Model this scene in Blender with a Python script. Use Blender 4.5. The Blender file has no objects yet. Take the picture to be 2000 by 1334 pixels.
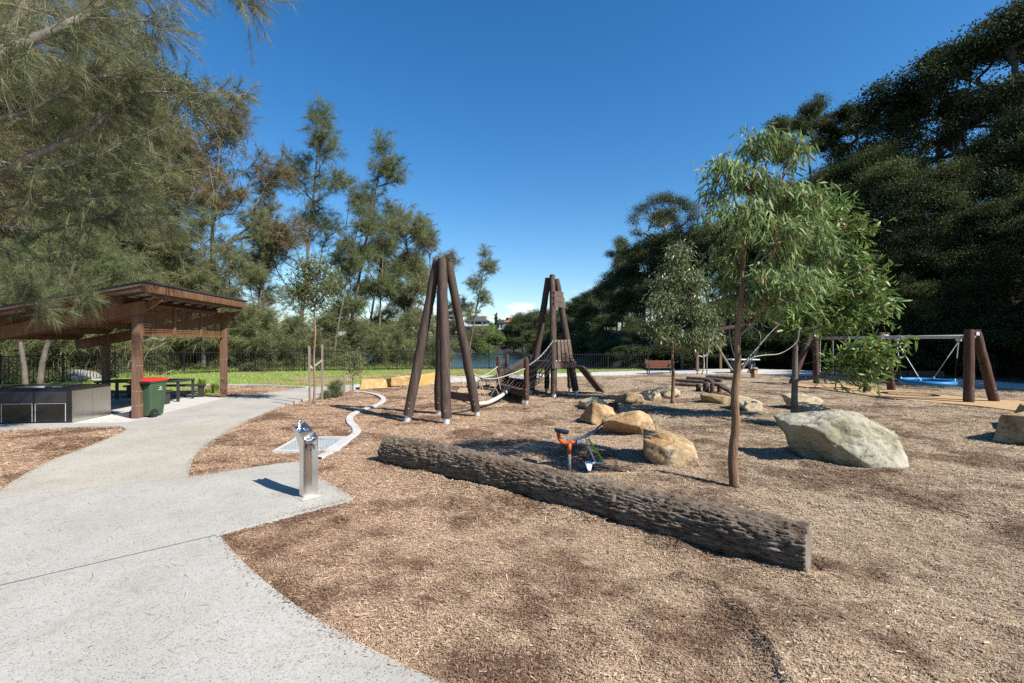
import bpy, bmesh, math, random
import numpy as np
from mathutils import Vector, Matrix, noise as mnoise

# ------------------------------------------------------------------ camera, sky, sun, exposure
scene = bpy.context.scene
EYE = 1.75
FPX = 944.0            # focal length in photo pixels (2000 px wide)
cam_data = bpy.data.cameras.new('camera')
cam_data.sensor_width = 36.0
cam_data.lens = FPX / 2000.0 * 36.0
cam_data.clip_start = 0.05
cam_data.clip_end = 4000.0
cam = bpy.data.objects.new('camera', cam_data)
scene.collection.objects.link(cam)
cam.location = (0, 0, EYE)
cam.rotation_euler = (math.radians(90), 0, 0)
scene.camera = cam

SUN_AZ = math.radians(-34.0)     # where the sun stands, measured from +x towards +y
SUN_EL = math.radians(43.0)
SUNV = Vector((math.cos(SUN_EL) * math.cos(SUN_AZ), math.cos(SUN_EL) * math.sin(SUN_AZ), math.sin(SUN_EL)))
sun_data = bpy.data.lights.new('sun', 'SUN')
sun_data.energy = 5.0
sun_data.angle = math.radians(0.53)
sun_data.color = (1.0, 0.945, 0.865)
sun = bpy.data.objects.new('sun', sun_data)
scene.collection.objects.link(sun)
sun.rotation_euler = SUNV.to_track_quat('Z', 'Y').to_euler()
sun.location = SUNV * 60

world = bpy.data.worlds.new('World')
scene.world = world
world.use_nodes = True
wnt = world.node_tree
wnt.nodes.clear()
w_out = wnt.nodes.new('ShaderNodeOutputWorld')
w_bg = wnt.nodes.new('ShaderNodeBackground')
w_sky = wnt.nodes.new('ShaderNodeTexSky')
w_sky.sky_type = 'NISHITA'
w_sky.sun_disc = False
w_sky.sun_elevation = SUN_EL
w_sky.sun_rotation = math.pi / 2 - SUN_AZ
w_sky.altitude = 0
w_sky.air_density = 1.0
w_sky.dust_density = 0.3
w_sky.ozone_density = 3.0
w_bg.inputs['Strength'].default_value = 0.085
# small fair weather clouds low over the horizon
w_tc = wnt.nodes.new('ShaderNodeTexCoord')
w_sep = wnt.nodes.new('ShaderNodeSeparateXYZ')
w_map = wnt.nodes.new('ShaderNodeMapping')
w_map.inputs['Scale'].default_value = (1, 1, 2.4)
w_noise = wnt.nodes.new('ShaderNodeTexNoise')
w_noise.inputs['Scale'].default_value = 6.5
w_noise.inputs['Detail'].default_value = 7
w_noise.inputs['Roughness'].default_value = 0.55
w_ramp = wnt.nodes.new('ShaderNodeMapRange')
w_ramp.inputs['From Min'].default_value = 0.59
w_ramp.inputs['From Max'].default_value = 0.68
w_band = wnt.nodes.new('ShaderNodeMapRange')
w_band.inputs['From Min'].default_value = 0.13
w_band.inputs['From Max'].default_value = 0.04
w_mul = wnt.nodes.new('ShaderNodeMath'); w_mul.operation = 'MULTIPLY'
w_mix = wnt.nodes.new('ShaderNodeMix'); w_mix.data_type = 'RGBA'
w_hsv = wnt.nodes.new('ShaderNodeHueSaturation')
w_hsv.inputs['Saturation'].default_value = 1.33
wl = wnt.links.new
wl(w_tc.outputs['Generated'], w_map.inputs['Vector'])
wl(w_map.outputs['Vector'], w_noise.inputs['Vector'])
wl(w_tc.outputs['Generated'], w_sep.inputs['Vector'])
wl(w_sep.outputs['Z'], w_band.inputs['Value'])
wl(w_noise.outputs['Fac'], w_ramp.inputs['Value'])
wl(w_ramp.outputs['Result'], w_mul.inputs[0])
wl(w_band.outputs['Result'], w_mul.inputs[1])
wl(w_mul.outputs[0], w_mix.inputs['Factor'])
wl(w_sky.outputs['Color'], w_hsv.inputs['Color'])
wl(w_hsv.outputs['Color'], w_mix.inputs['A'])
w_mix.inputs['B'].default_value = (8.6, 8.8, 9.0, 1)
wl(w_mix.outputs['Result'], w_bg.inputs['Color'])
wl(w_bg.outputs['Background'], w_out.inputs['Surface'])

scene.view_settings.view_transform = 'Standard'
scene.view_settings.look = 'None'
scene.view_settings.gamma = 1.0
scene.view_settings.exposure = 1.0
scene.view_settings.use_curve_mapping = False
scene.render.engine = 'CYCLES'
scene.cycles.use_denoising = False
scene.cycles.max_bounces = 6
scene.cycles.transparent_max_bounces = 8
scene.cycles.sample_clamp_indirect = 6.0

# ------------------------------------------------------------------ layout helpers
def G(px, py, z=0.0):
    """ground point seen at a photo pixel"""
    d = (EYE - z) * FPX / (py - 667.0)
    return Vector(((px - 1000.0) / FPX * d, d, z))

def P(px, py, d):
    return Vector(((px - 1000.0) / FPX * d, d, EYE + (667.0 - py) / FPX * d))

def X_at(px, d):
    return (px - 1000.0) / FPX * d

# ------------------------------------------------------------------ materials
class NT:
    def __init__(self, name):
        self.mat = bpy.data.materials.new(name)
        self.mat.use_nodes = True
        self.nt = self.mat.node_tree
        self.nt.nodes.clear()
        self.out = self.n('ShaderNodeOutputMaterial')
        self.bsdf = self.n('ShaderNodeBsdfPrincipled')
        self.l(self.bsdf.outputs[0], self.out.inputs['Surface'])
    def n(self, t, **kw):
        nd = self.nt.nodes.new(t)
        for k, v in kw.items():
            setattr(nd, k, v)
        return nd
    def l(self, a, b):
        self.nt.links.new(a, b)
    def coord(self, kind='Object', scale=(1, 1, 1)):
        if kind == 'World':
            src = self.n('ShaderNodeNewGeometry').outputs['Position']
        else:
            src = self.n('ShaderNodeTexCoord').outputs[kind]
        m = self.n('ShaderNodeMapping')
        m.inputs['Scale'].default_value = scale
        self.l(src, m.inputs['Vector'])
        return m.outputs['Vector']
    def noise(self, vec, scale, detail=5, rough=0.55, dist=0.0):
        nd = self.n('ShaderNodeTexNoise')
        nd.inputs['Scale'].default_value = scale
        nd.inputs['Detail'].default_value = detail
        nd.inputs['Roughness'].default_value = rough
        nd.inputs['Distortion'].default_value = dist
        self.l(vec, nd.inputs['Vector'])
        return nd.outputs['Fac']
    def ramp(self, fac, stops):
        r = self.n('ShaderNodeValToRGB')
        el = r.color_ramp.elements
        while len(el) < len(stops):
            el.new(0.5)
        for e, (p, c) in zip(el, stops):
            e.position = p
            e.color = (c[0], c[1], c[2], 1)
        self.l(fac, r.inputs['Fac'])
        return r.outputs['Color']
    def mix(self, fac, a, b, blend='MIX'):
        m = self.n('ShaderNodeMix', data_type='RGBA', blend_type=blend)
        for s, v in (('Factor', fac), ('A', a), ('B', b)):
            if isinstance(v, (int, float)):
                m.inputs[s].default_value = v
            elif isinstance(v, tuple):
                m.inputs[s].default_value = (v[0], v[1], v[2], 1)
            else:
                self.l(v, m.inputs[s])
        return m.outputs['Result']
    def bump(self, height, strength, dist=0.02):
        b = self.n('ShaderNodeBump')
        b.inputs['Strength'].default_value = strength
        b.inputs['Distance'].default_value = dist
        self.l(height, b.inputs['Height'])
        self.l(b.outputs[0], self.bsdf.inputs['Normal'])
    def col(self, c):
        if isinstance(c, tuple):
            self.bsdf.inputs['Base Color'].default_value = (c[0], c[1], c[2], 1)
        else:
            self.l(c, self.bsdf.inputs['Base Color'])
    def set(self, rough=0.8, metal=0.0, spec=None):
        self.bsdf.inputs['Roughness'].default_value = rough
        self.bsdf.inputs['Metallic'].default_value = metal
        if spec is not None:
            self.bsdf.inputs['Specular IOR Level'].default_value = spec
        return self.mat

KA = 0.76       # overall reflectance of the dry sunlit surfaces
def M(name, stops, scale=4.0, rough=0.8, metal=0.0, stretch=(1, 1, 1), bump=0.0, bscale=None, bdist=0.01,
      spec=0.3, detail=6, dist=0.0, kind='Object'):
    t = NT(name)
    v = t.coord(kind, stretch)
    if isinstance(stops, tuple):
        stops = [(0.3, tuple(c * 0.82 for c in stops)), (0.7, tuple(min(1, c * 1.15) for c in stops))]
    if metal < 0.3:
        stops = [(p, tuple(c * KA for c in col)) for p, col in stops]
    t.col(t.ramp(t.noise(v, scale, detail, 0.6, dist), stops))
    if bump:
        t.bump(t.noise(v, bscale or scale * 4, 6, 0.65), bump, bdist)
    return t.set(rough, metal, spec)

def leaf_mat(name, cols, rough=0.5, trans=0.3, spec=0.35):
    """foliage: each leaf has its own tint (attribute rnd)"""
    t = NT(name)
    a = t.n('ShaderNodeAttribute', attribute_name='rnd')
    n = len(cols)
    stops = [(i / max(1, n - 1), c) for i, c in enumerate(cols)]
    c = t.ramp(a.outputs['Fac'], stops)
    t.col(c)
    t.set(rough, 0, spec)
    tr = t.n('ShaderNodeBsdfTranslucent')
    t.l(c, tr.inputs['Color'])
    mx = t.n('ShaderNodeMixShader')
    mx.inputs[0].default_value = trans
    t.l(t.bsdf.outputs[0], mx.inputs[1])
    t.l(tr.outputs[0], mx.inputs[2])
    t.l(mx.outputs[0], t.out.inputs['Surface'])
    return t.mat

def mulch_patch(t):
    """large soft patches of damp, finer dark mulch; world coordinates"""
    pos = t.n('ShaderNodeNewGeometry').outputs['Position']
    a = t.noise(pos, 0.75, 4, 0.6)
    b = t.noise(pos, 2.6, 4, 0.6)
    m = t.n('ShaderNodeMath', operation='MULTIPLY_ADD')
    t.l(b, m.inputs[0]); m.inputs[1].default_value = 0.55
    t.l(a, m.inputs[2])
    # a wide damp stain in the middle of the near mulch, ragged at its rim
    sb = t.n('ShaderNodeVectorMath', operation='SUBTRACT'); t.l(pos, sb.inputs[0]); sb.inputs[1].default_value = (0.45, 2.95, 0)
    ml = t.n('ShaderNodeVectorMath', operation='MULTIPLY'); t.l(sb.outputs[0], ml.inputs[0]); ml.inputs[1].default_value = (0.72, 1.25, 0)
    ln = t.n('ShaderNodeVectorMath', operation='LENGTH'); t.l(ml.outputs[0], ln.inputs[0])
    mr = t.n('ShaderNodeMapRange'); mr.inputs['From Min'].default_value = 1.15; mr.inputs['From Max'].default_value = 0.25
    mr.inputs['To Min'].default_value = 0.0; mr.inputs['To Max'].default_value = 0.10
    t.l(ln.outputs['Value'], mr.inputs['Value'])
    ad0 = t.n('ShaderNodeMath', operation='ADD'); t.l(m.outputs[0], ad0.inputs[0]); t.l(mr.outputs['Result'], ad0.inputs[1])
    m = ad0
    r = t.n('ShaderNodeMapRange')
    r.inputs['From Min'].default_value = 0.74
    r.inputs['From Max'].default_value = 0.90
    t.l(m.outputs[0], r.inputs['Value'])
    # warmer and redder towards the path, greyer on the right
    sx = t.n('ShaderNodeSeparateXYZ'); t.l(pos, sx.inputs[0])
    g = t.n('ShaderNodeMapRange')
    g.inputs['From Min'].default_value = -2.0
    g.inputs['From Max'].default_value = 3.5
    t.l(sx.outputs['X'], g.inputs['Value'])
    return pos, r.outputs['Result'], g.outputs['Result']

def make_mulch():
    t = NT('mulch')
    pos, patch, warm = mulch_patch(t)
    v = t.n('ShaderNodeTexVoronoi', feature='F1'); v.inputs['Scale'].default_value = 34
    mp = t.n('ShaderNodeMapping'); mp.inputs['Scale'].default_value = (1.0, 1.7, 1)
    t.l(pos, mp.inputs['Vector']); 
    nz = t.n('ShaderNodeTexNoise'); nz.inputs['Scale'].default_value = 14
    t.l(pos, nz.inputs['Vector'])
    ad = t.n('ShaderNodeVectorMath', operation='MULTIPLY_ADD')
    t.l(nz.outputs['Color'], ad.inputs[0]); ad.inputs[1].default_value = (0.09, 0.09, 0.09)
    t.l(mp.outputs['Vector'], ad.inputs[2])
    t.l(ad.outputs[0], v.inputs['Vector'])
    sv = t.n('ShaderNodeSeparateColor'); t.l(v.outputs['Color'], sv.inputs[0])
    light = t.ramp(sv.outputs[0], [(0.0, (0.17, 0.115, 0.08)), (0.3, (0.34, 0.25, 0.175)), (0.7, (0.47, 0.365, 0.265)), (1.0, (0.62, 0.51, 0.39))])
    dark = t.ramp(sv.outputs[0], [(0.0, (0.07, 0.042, 0.03)), (0.5, (0.165, 0.108, 0.075)), (1.0, (0.38, 0.275, 0.195))])
    c = t.mix(patch, light, dark)
    grey = t.mix(1.0, c, (0.76, 0.76, 0.72), 'MULTIPLY')
    rosy = t.mix(1.0, c, (0.86, 0.755, 0.685), 'MULTIPLY')
    t.col(t.mix(warm, rosy, grey))
    h = t.n('ShaderNodeMath', operation='MULTIPLY_ADD')
    t.l(sv.outputs[1], h.inputs[0]); h.inputs[1].default_value = 0.6
    t.l(t.noise(pos, 60, 4, 0.7), h.inputs[2])
    t.bump(h.outputs[0], 0.9, 0.02)
    return t.set(0.95, 0, 0.1)

def make_chip():
    t = NT('wood_chip')
    pos, patch, warm = mulch_patch(t)
    a = t.n('ShaderNodeAttribute', attribute_name='rnd')
    light = t.ramp(a.outputs['Fac'], [(0.0, (0.17, 0.11, 0.075)), (0.25, (0.34, 0.25, 0.17)), (0.6, (0.50, 0.385, 0.275)), (0.9, (0.64, 0.53, 0.40)), (1.0, (0.76, 0.67, 0.54))])
    dark = t.ramp(a.outputs['Fac'], [(0.0, (0.07, 0.042, 0.03)), (0.45, (0.17, 0.11, 0.075)), (0.85, (0.34, 0.24, 0.165)), (1.0, (0.66, 0.55, 0.42))])
    c = t.mix(patch, light, dark)
    grey = t.mix(1.0, c, (0.76, 0.76, 0.72), 'MULTIPLY')
    rosy = t.mix(1.0, c, (0.86, 0.755, 0.685), 'MULTIPLY')
    t.col(t.mix(warm, rosy, grey))
    return t.set(0.85, 0, 0.2)

def make_concrete(name, tint=(1, 1, 1), contrast=1.0):
    t = NT(name)
    pos = t.n('ShaderNodeNewGeometry').outputs['Position']
    v = t.n('ShaderNodeTexVoronoi', feature='F1'); v.inputs['Scale'].default_value = 165
    t.l(pos, v.inputs['Vector'])
    s = t.n('ShaderNodeSeparateColor'); t.l(v.outputs['Color'], s.inputs[0])
    base = (0.352 * tint[0], 0.342 * tint[1], 0.314 * tint[2])
    r = t.ramp(s.outputs[0], [(0.0, (0.12, 0.12, 0.125)), (0.07, (0.20, 0.20, 0.20)), (0.13, base), (0.86, base), (0.94, (0.385, 0.37, 0.335)), (1.0, (0.44, 0.425, 0.39))])
    big = t.ramp(t.noise(pos, 0.9, 5, 0.6), [(0.3, (0.84, 0.825, 0.79)), (0.7, (1.06, 1.05, 1.03))])
    fine = t.ramp(t.noise(pos, 40, 4, 0.7), [(0.3, (0.9, 0.9, 0.9)), (0.7, (1.06, 1.06, 1.06))])
    stain = t.ramp(t.noise(pos, 2.3, 6, 0.7, 0.8), [(0.52, (1, 1, 1)), (0.68, (0.89, 0.87, 0.835))])
    t.col(t.mix(1.0, t.mix(1.0, t.mix(1.0, r, big, 'MULTIPLY'), fine, 'MULTIPLY'), stain, 'MULTIPLY'))
    t.bump(t.noise(pos, 130, 3, 0.6), 0.25, 0.004)
    return t.set(0.85, 0, 0.25)

MAT = {}
MAT['mulch'] = make_mulch()
MAT['chip'] = make_chip()
MAT['concrete'] = make_concrete('exposed_concrete')
MAT['concrete_warm'] = make_concrete('exposed_concrete_sandy', (1.03, 0.99, 0.92))
MAT['plain_concrete'] = M('plain_concrete', [(0.3, (0.46, 0.45, 0.42)), (0.7, (0.60, 0.59, 0.56))], 6, 0.85, bump=0.2, bscale=60, bdist=0.004)
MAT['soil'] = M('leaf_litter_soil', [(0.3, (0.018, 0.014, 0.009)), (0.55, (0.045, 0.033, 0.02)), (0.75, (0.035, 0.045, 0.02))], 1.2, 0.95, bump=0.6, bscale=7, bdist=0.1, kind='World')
MAT['lawn'] = M('lawn_turf', [(0.3, (0.17, 0.24, 0.05)), (0.6, (0.23, 0.30, 0.07)), (0.8, (0.31, 0.34, 0.11))], 1.6, 0.9, bump=0.5, bscale=30, bdist=0.03, kind='World')
MAT['grass'] = leaf_mat('grass_blade', [(0.16, 0.25, 0.04), (0.23, 0.33, 0.06), (0.31, 0.39, 0.10), (0.40, 0.41, 0.17)], 0.5, 0.35)
MAT['softfall'] = M('tan_rubber', [(0.3, (0.42, 0.27, 0.135)), (0.7, (0.52, 0.345, 0.18))], 3, 0.9, bump=0.3, bscale=80, bdist=0.005, kind='World')
MAT['pole'] = M('dark_stained_pole', [(0.25, (0.030, 0.019, 0.014)), (0.5, (0.066, 0.043, 0.033)), (0.8, (0.125, 0.088, 0.070))], 5, 0.75, stretch=(3.2, 3.2, 0.22), bump=0.8, bscale=16, bdist=0.012)
MAT['pole_red'] = M('red_brown_pole', [(0.25, (0.035, 0.017, 0.011)), (0.5, (0.080, 0.040, 0.027)), (0.8, (0.145, 0.082, 0.058))], 5, 0.75, stretch=(3.2, 3.2, 0.22), bump=0.8, bscale=16, bdist=0.012)
MAT['board'] = M('dark_stained_board', [(0.25, (0.075, 0.050, 0.039)), (0.7, (0.16, 0.112, 0.09))], 6, 0.8, stretch=(1, 1, 1), bump=0.3, bscale=30, bdist=0.004)
MAT['log_grey'] = M('weathered_log', [(0.25, (0.075, 0.055, 0.043)), (0.5, (0.13, 0.10, 0.08)), (0.8, (0.21, 0.17, 0.14))], 6, 0.9, bump=0.5, bscale=25, bdist=0.01)
MAT['shelter_wood'] = M('oiled_hardwood', [(0.25, (0.085, 0.041, 0.019)), (0.5, (0.175, 0.089, 0.043)), (0.8, (0.29, 0.157, 0.08))], 4, 0.6, stretch=(3, 3, 0.5), bump=0.2, bscale=40, bdist=0.003)
MAT['shelter_post'] = M('oiled_post', [(0.25, (0.10, 0.054, 0.033)), (0.5, (0.17, 0.095, 0.06)), (0.8, (0.24, 0.142, 0.095))], 4, 0.6, stretch=(4, 4, 0.4), bump=0.2, bscale=40, bdist=0.003)
MAT['roof_top'] = M('dark_roof_sheet', (0.045, 0.042, 0.04), 3, 0.5)
MAT['roof_under'] = M('grey_roof_lining', (0.42, 0.42, 0.40), 3, 0.6)
MAT['fence'] = M('black_powdercoat', (0.012, 0.012, 0.013), 8, 0.45)
MAT['galv'] = M('galvanised_steel', [(0.3, (0.42, 0.45, 0.46)), (0.7, (0.60, 0.63, 0.64))], 14, 0.5, metal=0.55)
MAT['stainless'] = M('brushed_stainless', [(0.3, (0.60, 0.60, 0.59)), (0.7, (0.70, 0.70, 0.69))], 3, 0.22, metal=1.0, stretch=(30, 30, 0.8))
MAT['stainless_bbq'] = M('satin_stainless', [(0.3, (0.52, 0.50, 0.46)), (0.7, (0.62, 0.60, 0.56))], 3, 0.26, metal=1.0, stretch=(1, 30, 1))
MAT['dark_steel'] = M('charcoal_steel', (0.05, 0.052, 0.056), 5, 0.5, metal=0.2)
MAT['swing_beam'] = M('dull_galvanised_beam', (0.40, 0.40, 0.40), 10, 0.45, metal=0.5)
MAT['blue'] = M('blue_rope_cover', (0.008, 0.18, 0.46), 6, 0.5)
MAT['bin_green'] = M('green_plastic', [(0.3, (0.045, 0.085, 0.042)), (0.7, (0.062, 0.105, 0.055))], 3, 0.45, bump=0.05, bscale=90)
MAT['bin_red'] = M('red_plastic', (0.62, 0.035, 0.03), 3, 0.4)
MAT['rubber'] = M('black_rubber', (0.018, 0.018, 0.019), 6, 0.6)
MAT['white'] = M('white_print', (0.75, 0.78, 0.75), 5, 0.6)
MAT['rope_cream'] = M('cream_rope', (0.46, 0.41, 0.34), 30, 0.85)
MAT['tube_cream'] = M('cream_padding', (0.62, 0.52, 0.43), 6, 0.8)
MAT['rope_black'] = M('black_rope', (0.016, 0.016, 0.018), 30, 0.7)
MAT['orange'] = M('orange_powdercoat', (0.52, 0.105, 0.018), 5, 0.4)
MAT['lime'] = M('lime_powdercoat', (0.30, 0.58, 0.03), 5, 0.4)
MAT['grey_paint'] = M('grey_powdercoat', (0.20, 0.22, 0.24), 5, 0.45)
MAT['navy'] = M('navy_plastic', (0.010, 0.018, 0.030), 5, 0.35)
MAT['yellow'] = M('yellow_plastic', (0.75, 0.42, 0.02), 5, 0.4)
MAT['bench_wood'] = M('red_timber_slats', (0.20, 0.078, 0.045), 6, 0.6, stretch=(.5, 4, 4))
MAT['stake'] = M('grey_stake', [(0.3, (0.21, 0.17, 0.135)), (0.7, (0.34, 0.29, 0.24))], 8, 0.9, stretch=(3, 3, .4), bump=.3, bscale=40)
MAT['tie'] = M('white_webbing', (0.60, 0.58, 0.52), 12, 0.8)
MAT['bark_euc'] = M('eucalypt_bark', [(0.25, (0.13, 0.070, 0.035)), (0.5, (0.24, 0.145, 0.085)), (0.8, (0.34, 0.235, 0.155))], 9, 0.9, stretch=(2, 2, .3), bump=1.0, bscale=22, bdist=.03)
MAT['bark_sap'] = M('sapling_bark', [(0.3, (0.20, 0.115, 0.085)), (0.7, (0.34, 0.22, 0.165))], 7, 0.9, stretch=(2, 2, .4), bump=0.4, bscale=30)
MAT['bark_pale'] = M('pale_bark', [(0.3, (0.27, 0.25, 0.22)), (0.6, (0.46, 0.44, 0.40)), (0.8, (0.58, 0.56, 0.52))], 5, 0.85, bump=0.5, bscale=20)
MAT['bark_cas'] = M('casuarina_bark', [(0.3, (0.085, 0.070, 0.055)), (0.6, (0.17, 0.145, 0.12)), (0.8, (0.30, 0.27, 0.235))], 3.5, 0.95, bump=0.5, bscale=16, bdist=.02)
MAT['bark_dark'] = M('dark_bark', [(0.3, (0.04, 0.034, 0.028)), (0.7, (0.10, 0.085, 0.07))], 3, 0.95, bump=0.5, bscale=14, bdist=.02)
MAT['needle_olive'] = leaf_mat('casuarina_olive', [(0.085, 0.098, 0.042), (0.145, 0.165, 0.070), (0.20, 0.212, 0.095), (0.25, 0.205, 0.105)], 0.55, 0.3)
MAT['needle_green'] = leaf_mat('casuarina_green', [(0.066, 0.086, 0.034), (0.112, 0.140, 0.054), (0.158, 0.186, 0.074), (0.20, 0.192, 0.085)], 0.55, 0.3)
MAT['needle_brown'] = leaf_mat('casuarina_brown', [(0.08, 0.08, 0.038), (0.14, 0.122, 0.06), (0.195, 0.148, 0.074), (0.25, 0.152, 0.078)], 0.55, 0.3)
MAT['leaf_euc'] = leaf_mat('eucalypt_leaf', [(0.075, 0.12, 0.045), (0.12, 0.18, 0.065), (0.165, 0.24, 0.085), (0.215, 0.29, 0.10), (0.26, 0.13, 0.06)], 0.55, 0.3, 0.2)
MAT['leaf_bright'] = leaf_mat('brush_leaf', [(0.060, 0.100, 0.028), (0.100, 0.165, 0.040), (0.150, 0.235, 0.058), (0.20, 0.28, 0.08), (0.24, 0.14, 0.05)], 0.45, 0.3, 0.3)
MAT['leaf_grey'] = leaf_mat('grey_green_leaf', [(0.075, 0.100, 0.045), (0.12, 0.155, 0.068), (0.165, 0.20, 0.085), (0.21, 0.22, 0.10)], 0.4, 0.25)
MAT['leaf_russet'] = leaf_mat('russet_leaf', [(0.065, 0.10, 0.036), (0.11, 0.15, 0.055), (0.15, 0.16, 0.065), (0.18, 0.11, 0.065)], 0.4, 0.25)
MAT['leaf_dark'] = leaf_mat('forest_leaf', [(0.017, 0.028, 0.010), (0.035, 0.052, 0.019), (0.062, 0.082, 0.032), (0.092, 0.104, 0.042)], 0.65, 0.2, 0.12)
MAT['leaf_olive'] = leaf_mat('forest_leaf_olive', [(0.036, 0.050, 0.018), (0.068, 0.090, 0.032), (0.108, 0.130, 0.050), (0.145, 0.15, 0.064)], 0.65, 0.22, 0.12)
MAT['leaf_far'] = leaf_mat('far_leaf', [(0.05, 0.07, 0.03), (0.09, 0.12, 0.05), (0.13, 0.16, 0.07)], 0.6, 0.2, 0.2)
MAT['leaf_fresh'] = leaf_mat('fresh_leaf', [(0.08, 0.13, 0.03), (0.13, 0.20, 0.05), (0.19, 0.26, 0.075)], 0.5, 0.3)

def rock_mat(name, stops, stain=None, scale=2.6):
    t = NT(name)
    v = t.coord('Object')
    c = t.ramp(t.noise(v, scale, 7, 0.62, 0.6), [(p, tuple(x * KA for x in q)) for p, q in stops])
    if stain:
        f = t.ramp(t.noise(v, scale * 0.9 + 1.3, 6, 0.7, 1.0), [(0.56, (0, 0, 0)), (0.66, (1, 1, 1))])
        sp = t.n('ShaderNodeSeparateColor'); t.l(f, sp.inputs[0])
        c = t.mix(sp.outputs[0], c, stain)
    f2 = t.ramp(t.noise(v, 26, 8, 0.75), [(0.30, (0.62, 0.60, 0.57)), (0.48, (0.95, 0.95, 0.94)), (0.7, (1.15, 1.15, 1.15))])
    t.col(t.mix(1.0, c, f2, 'MULTIPLY'))
    t.bump(t.noise(v, 16, 10, 0.75), 1.0, 0.03)
    return t.set(0.92, 0, 0.15)
MAT['rock_orange'] = rock_mat('orange_sandstone', [(0.25, (0.15, 0.095, 0.055)), (0.40, (0.36, 0.225, 0.11)), (0.52, (0.50, 0.345, 0.185)), (0.64, (0.58, 0.48, 0.33)), (0.85, (0.46, 0.31, 0.16))], (0.10, 0.062, 0.04))
MAT['rock_cream'] = rock_mat('cream_sandstone', [(0.25, (0.30, 0.21, 0.11)), (0.45, (0.50, 0.42, 0.28)), (0.65, (0.58, 0.52, 0.40)), (0.8, (0.50, 0.36, 0.18))], (0.28, 0.20, 0.11))
MAT['rock_tan'] = rock_mat('tan_sandstone', [(0.25, (0.20, 0.14, 0.075)), (0.5, (0.38, 0.28, 0.16)), (0.75, (0.50, 0.41, 0.27))], (0.12, 0.08, 0.045))
MAT['rock_grey'] = rock_mat('grey_lichened_sandstone', [(0.25, (0.21, 0.19, 0.115)), (0.42, (0.36, 0.335, 0.235)), (0.6, (0.50, 0.475, 0.375)), (0.8, (0.58, 0.545, 0.455))], (0.17, 0.155, 0.085), 2.2)
MAT['rock_dark'] = rock_mat('dark_basalt', [(0.3, (0.03, 0.03, 0.03)), (0.7, (0.08, 0.08, 0.08))])
MAT['rock_bank'] = rock_mat('grey_bank_rock', [(0.3, (0.22, 0.21, 0.19)), (0.7, (0.48, 0.46, 0.43))])
MAT['rock_wall'] = rock_mat('yellow_sandstone', [(0.25, (0.36, 0.19, 0.055)), (0.5, (0.54, 0.36, 0.15)), (0.72, (0.62, 0.52, 0.34)), (0.85, (0.66, 0.60, 0.47))], (0.30, 0.16, 0.085), 5.0)
MAT['rock_sawn'] = rock_mat('sawn_yellow_sandstone', [(0.3, (0.50, 0.32, 0.11)), (0.7, (0.62, 0.43, 0.18))])

# ------------------------------------------------------------------ mesh helpers
COL = scene.collection
ORIGIN = {}

def link(o, parent=None):
    COL.objects.link(o)
    if parent is not None:
        o.parent = parent
    return o

def tag(o, label=None, cat=None, group=None, kind=None):
    if label: o['label'] = label
    if cat: o['category'] = cat
    if group: o['group'] = group
    if kind: o['kind'] = kind
    return o

def thing(name, label, cat, loc=(0, 0, 0), group=None):
    o = bpy.data.objects.new(name, None)
    o.empty_display_size = 0.2
    o.location = loc
    link(o)
    ORIGIN[o.name] = Vector(loc)
    return tag(o, label, cat, group)

def vec(p):
    return p if isinstance(p, Vector) else Vector(tuple(float(c) for c in p))

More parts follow.
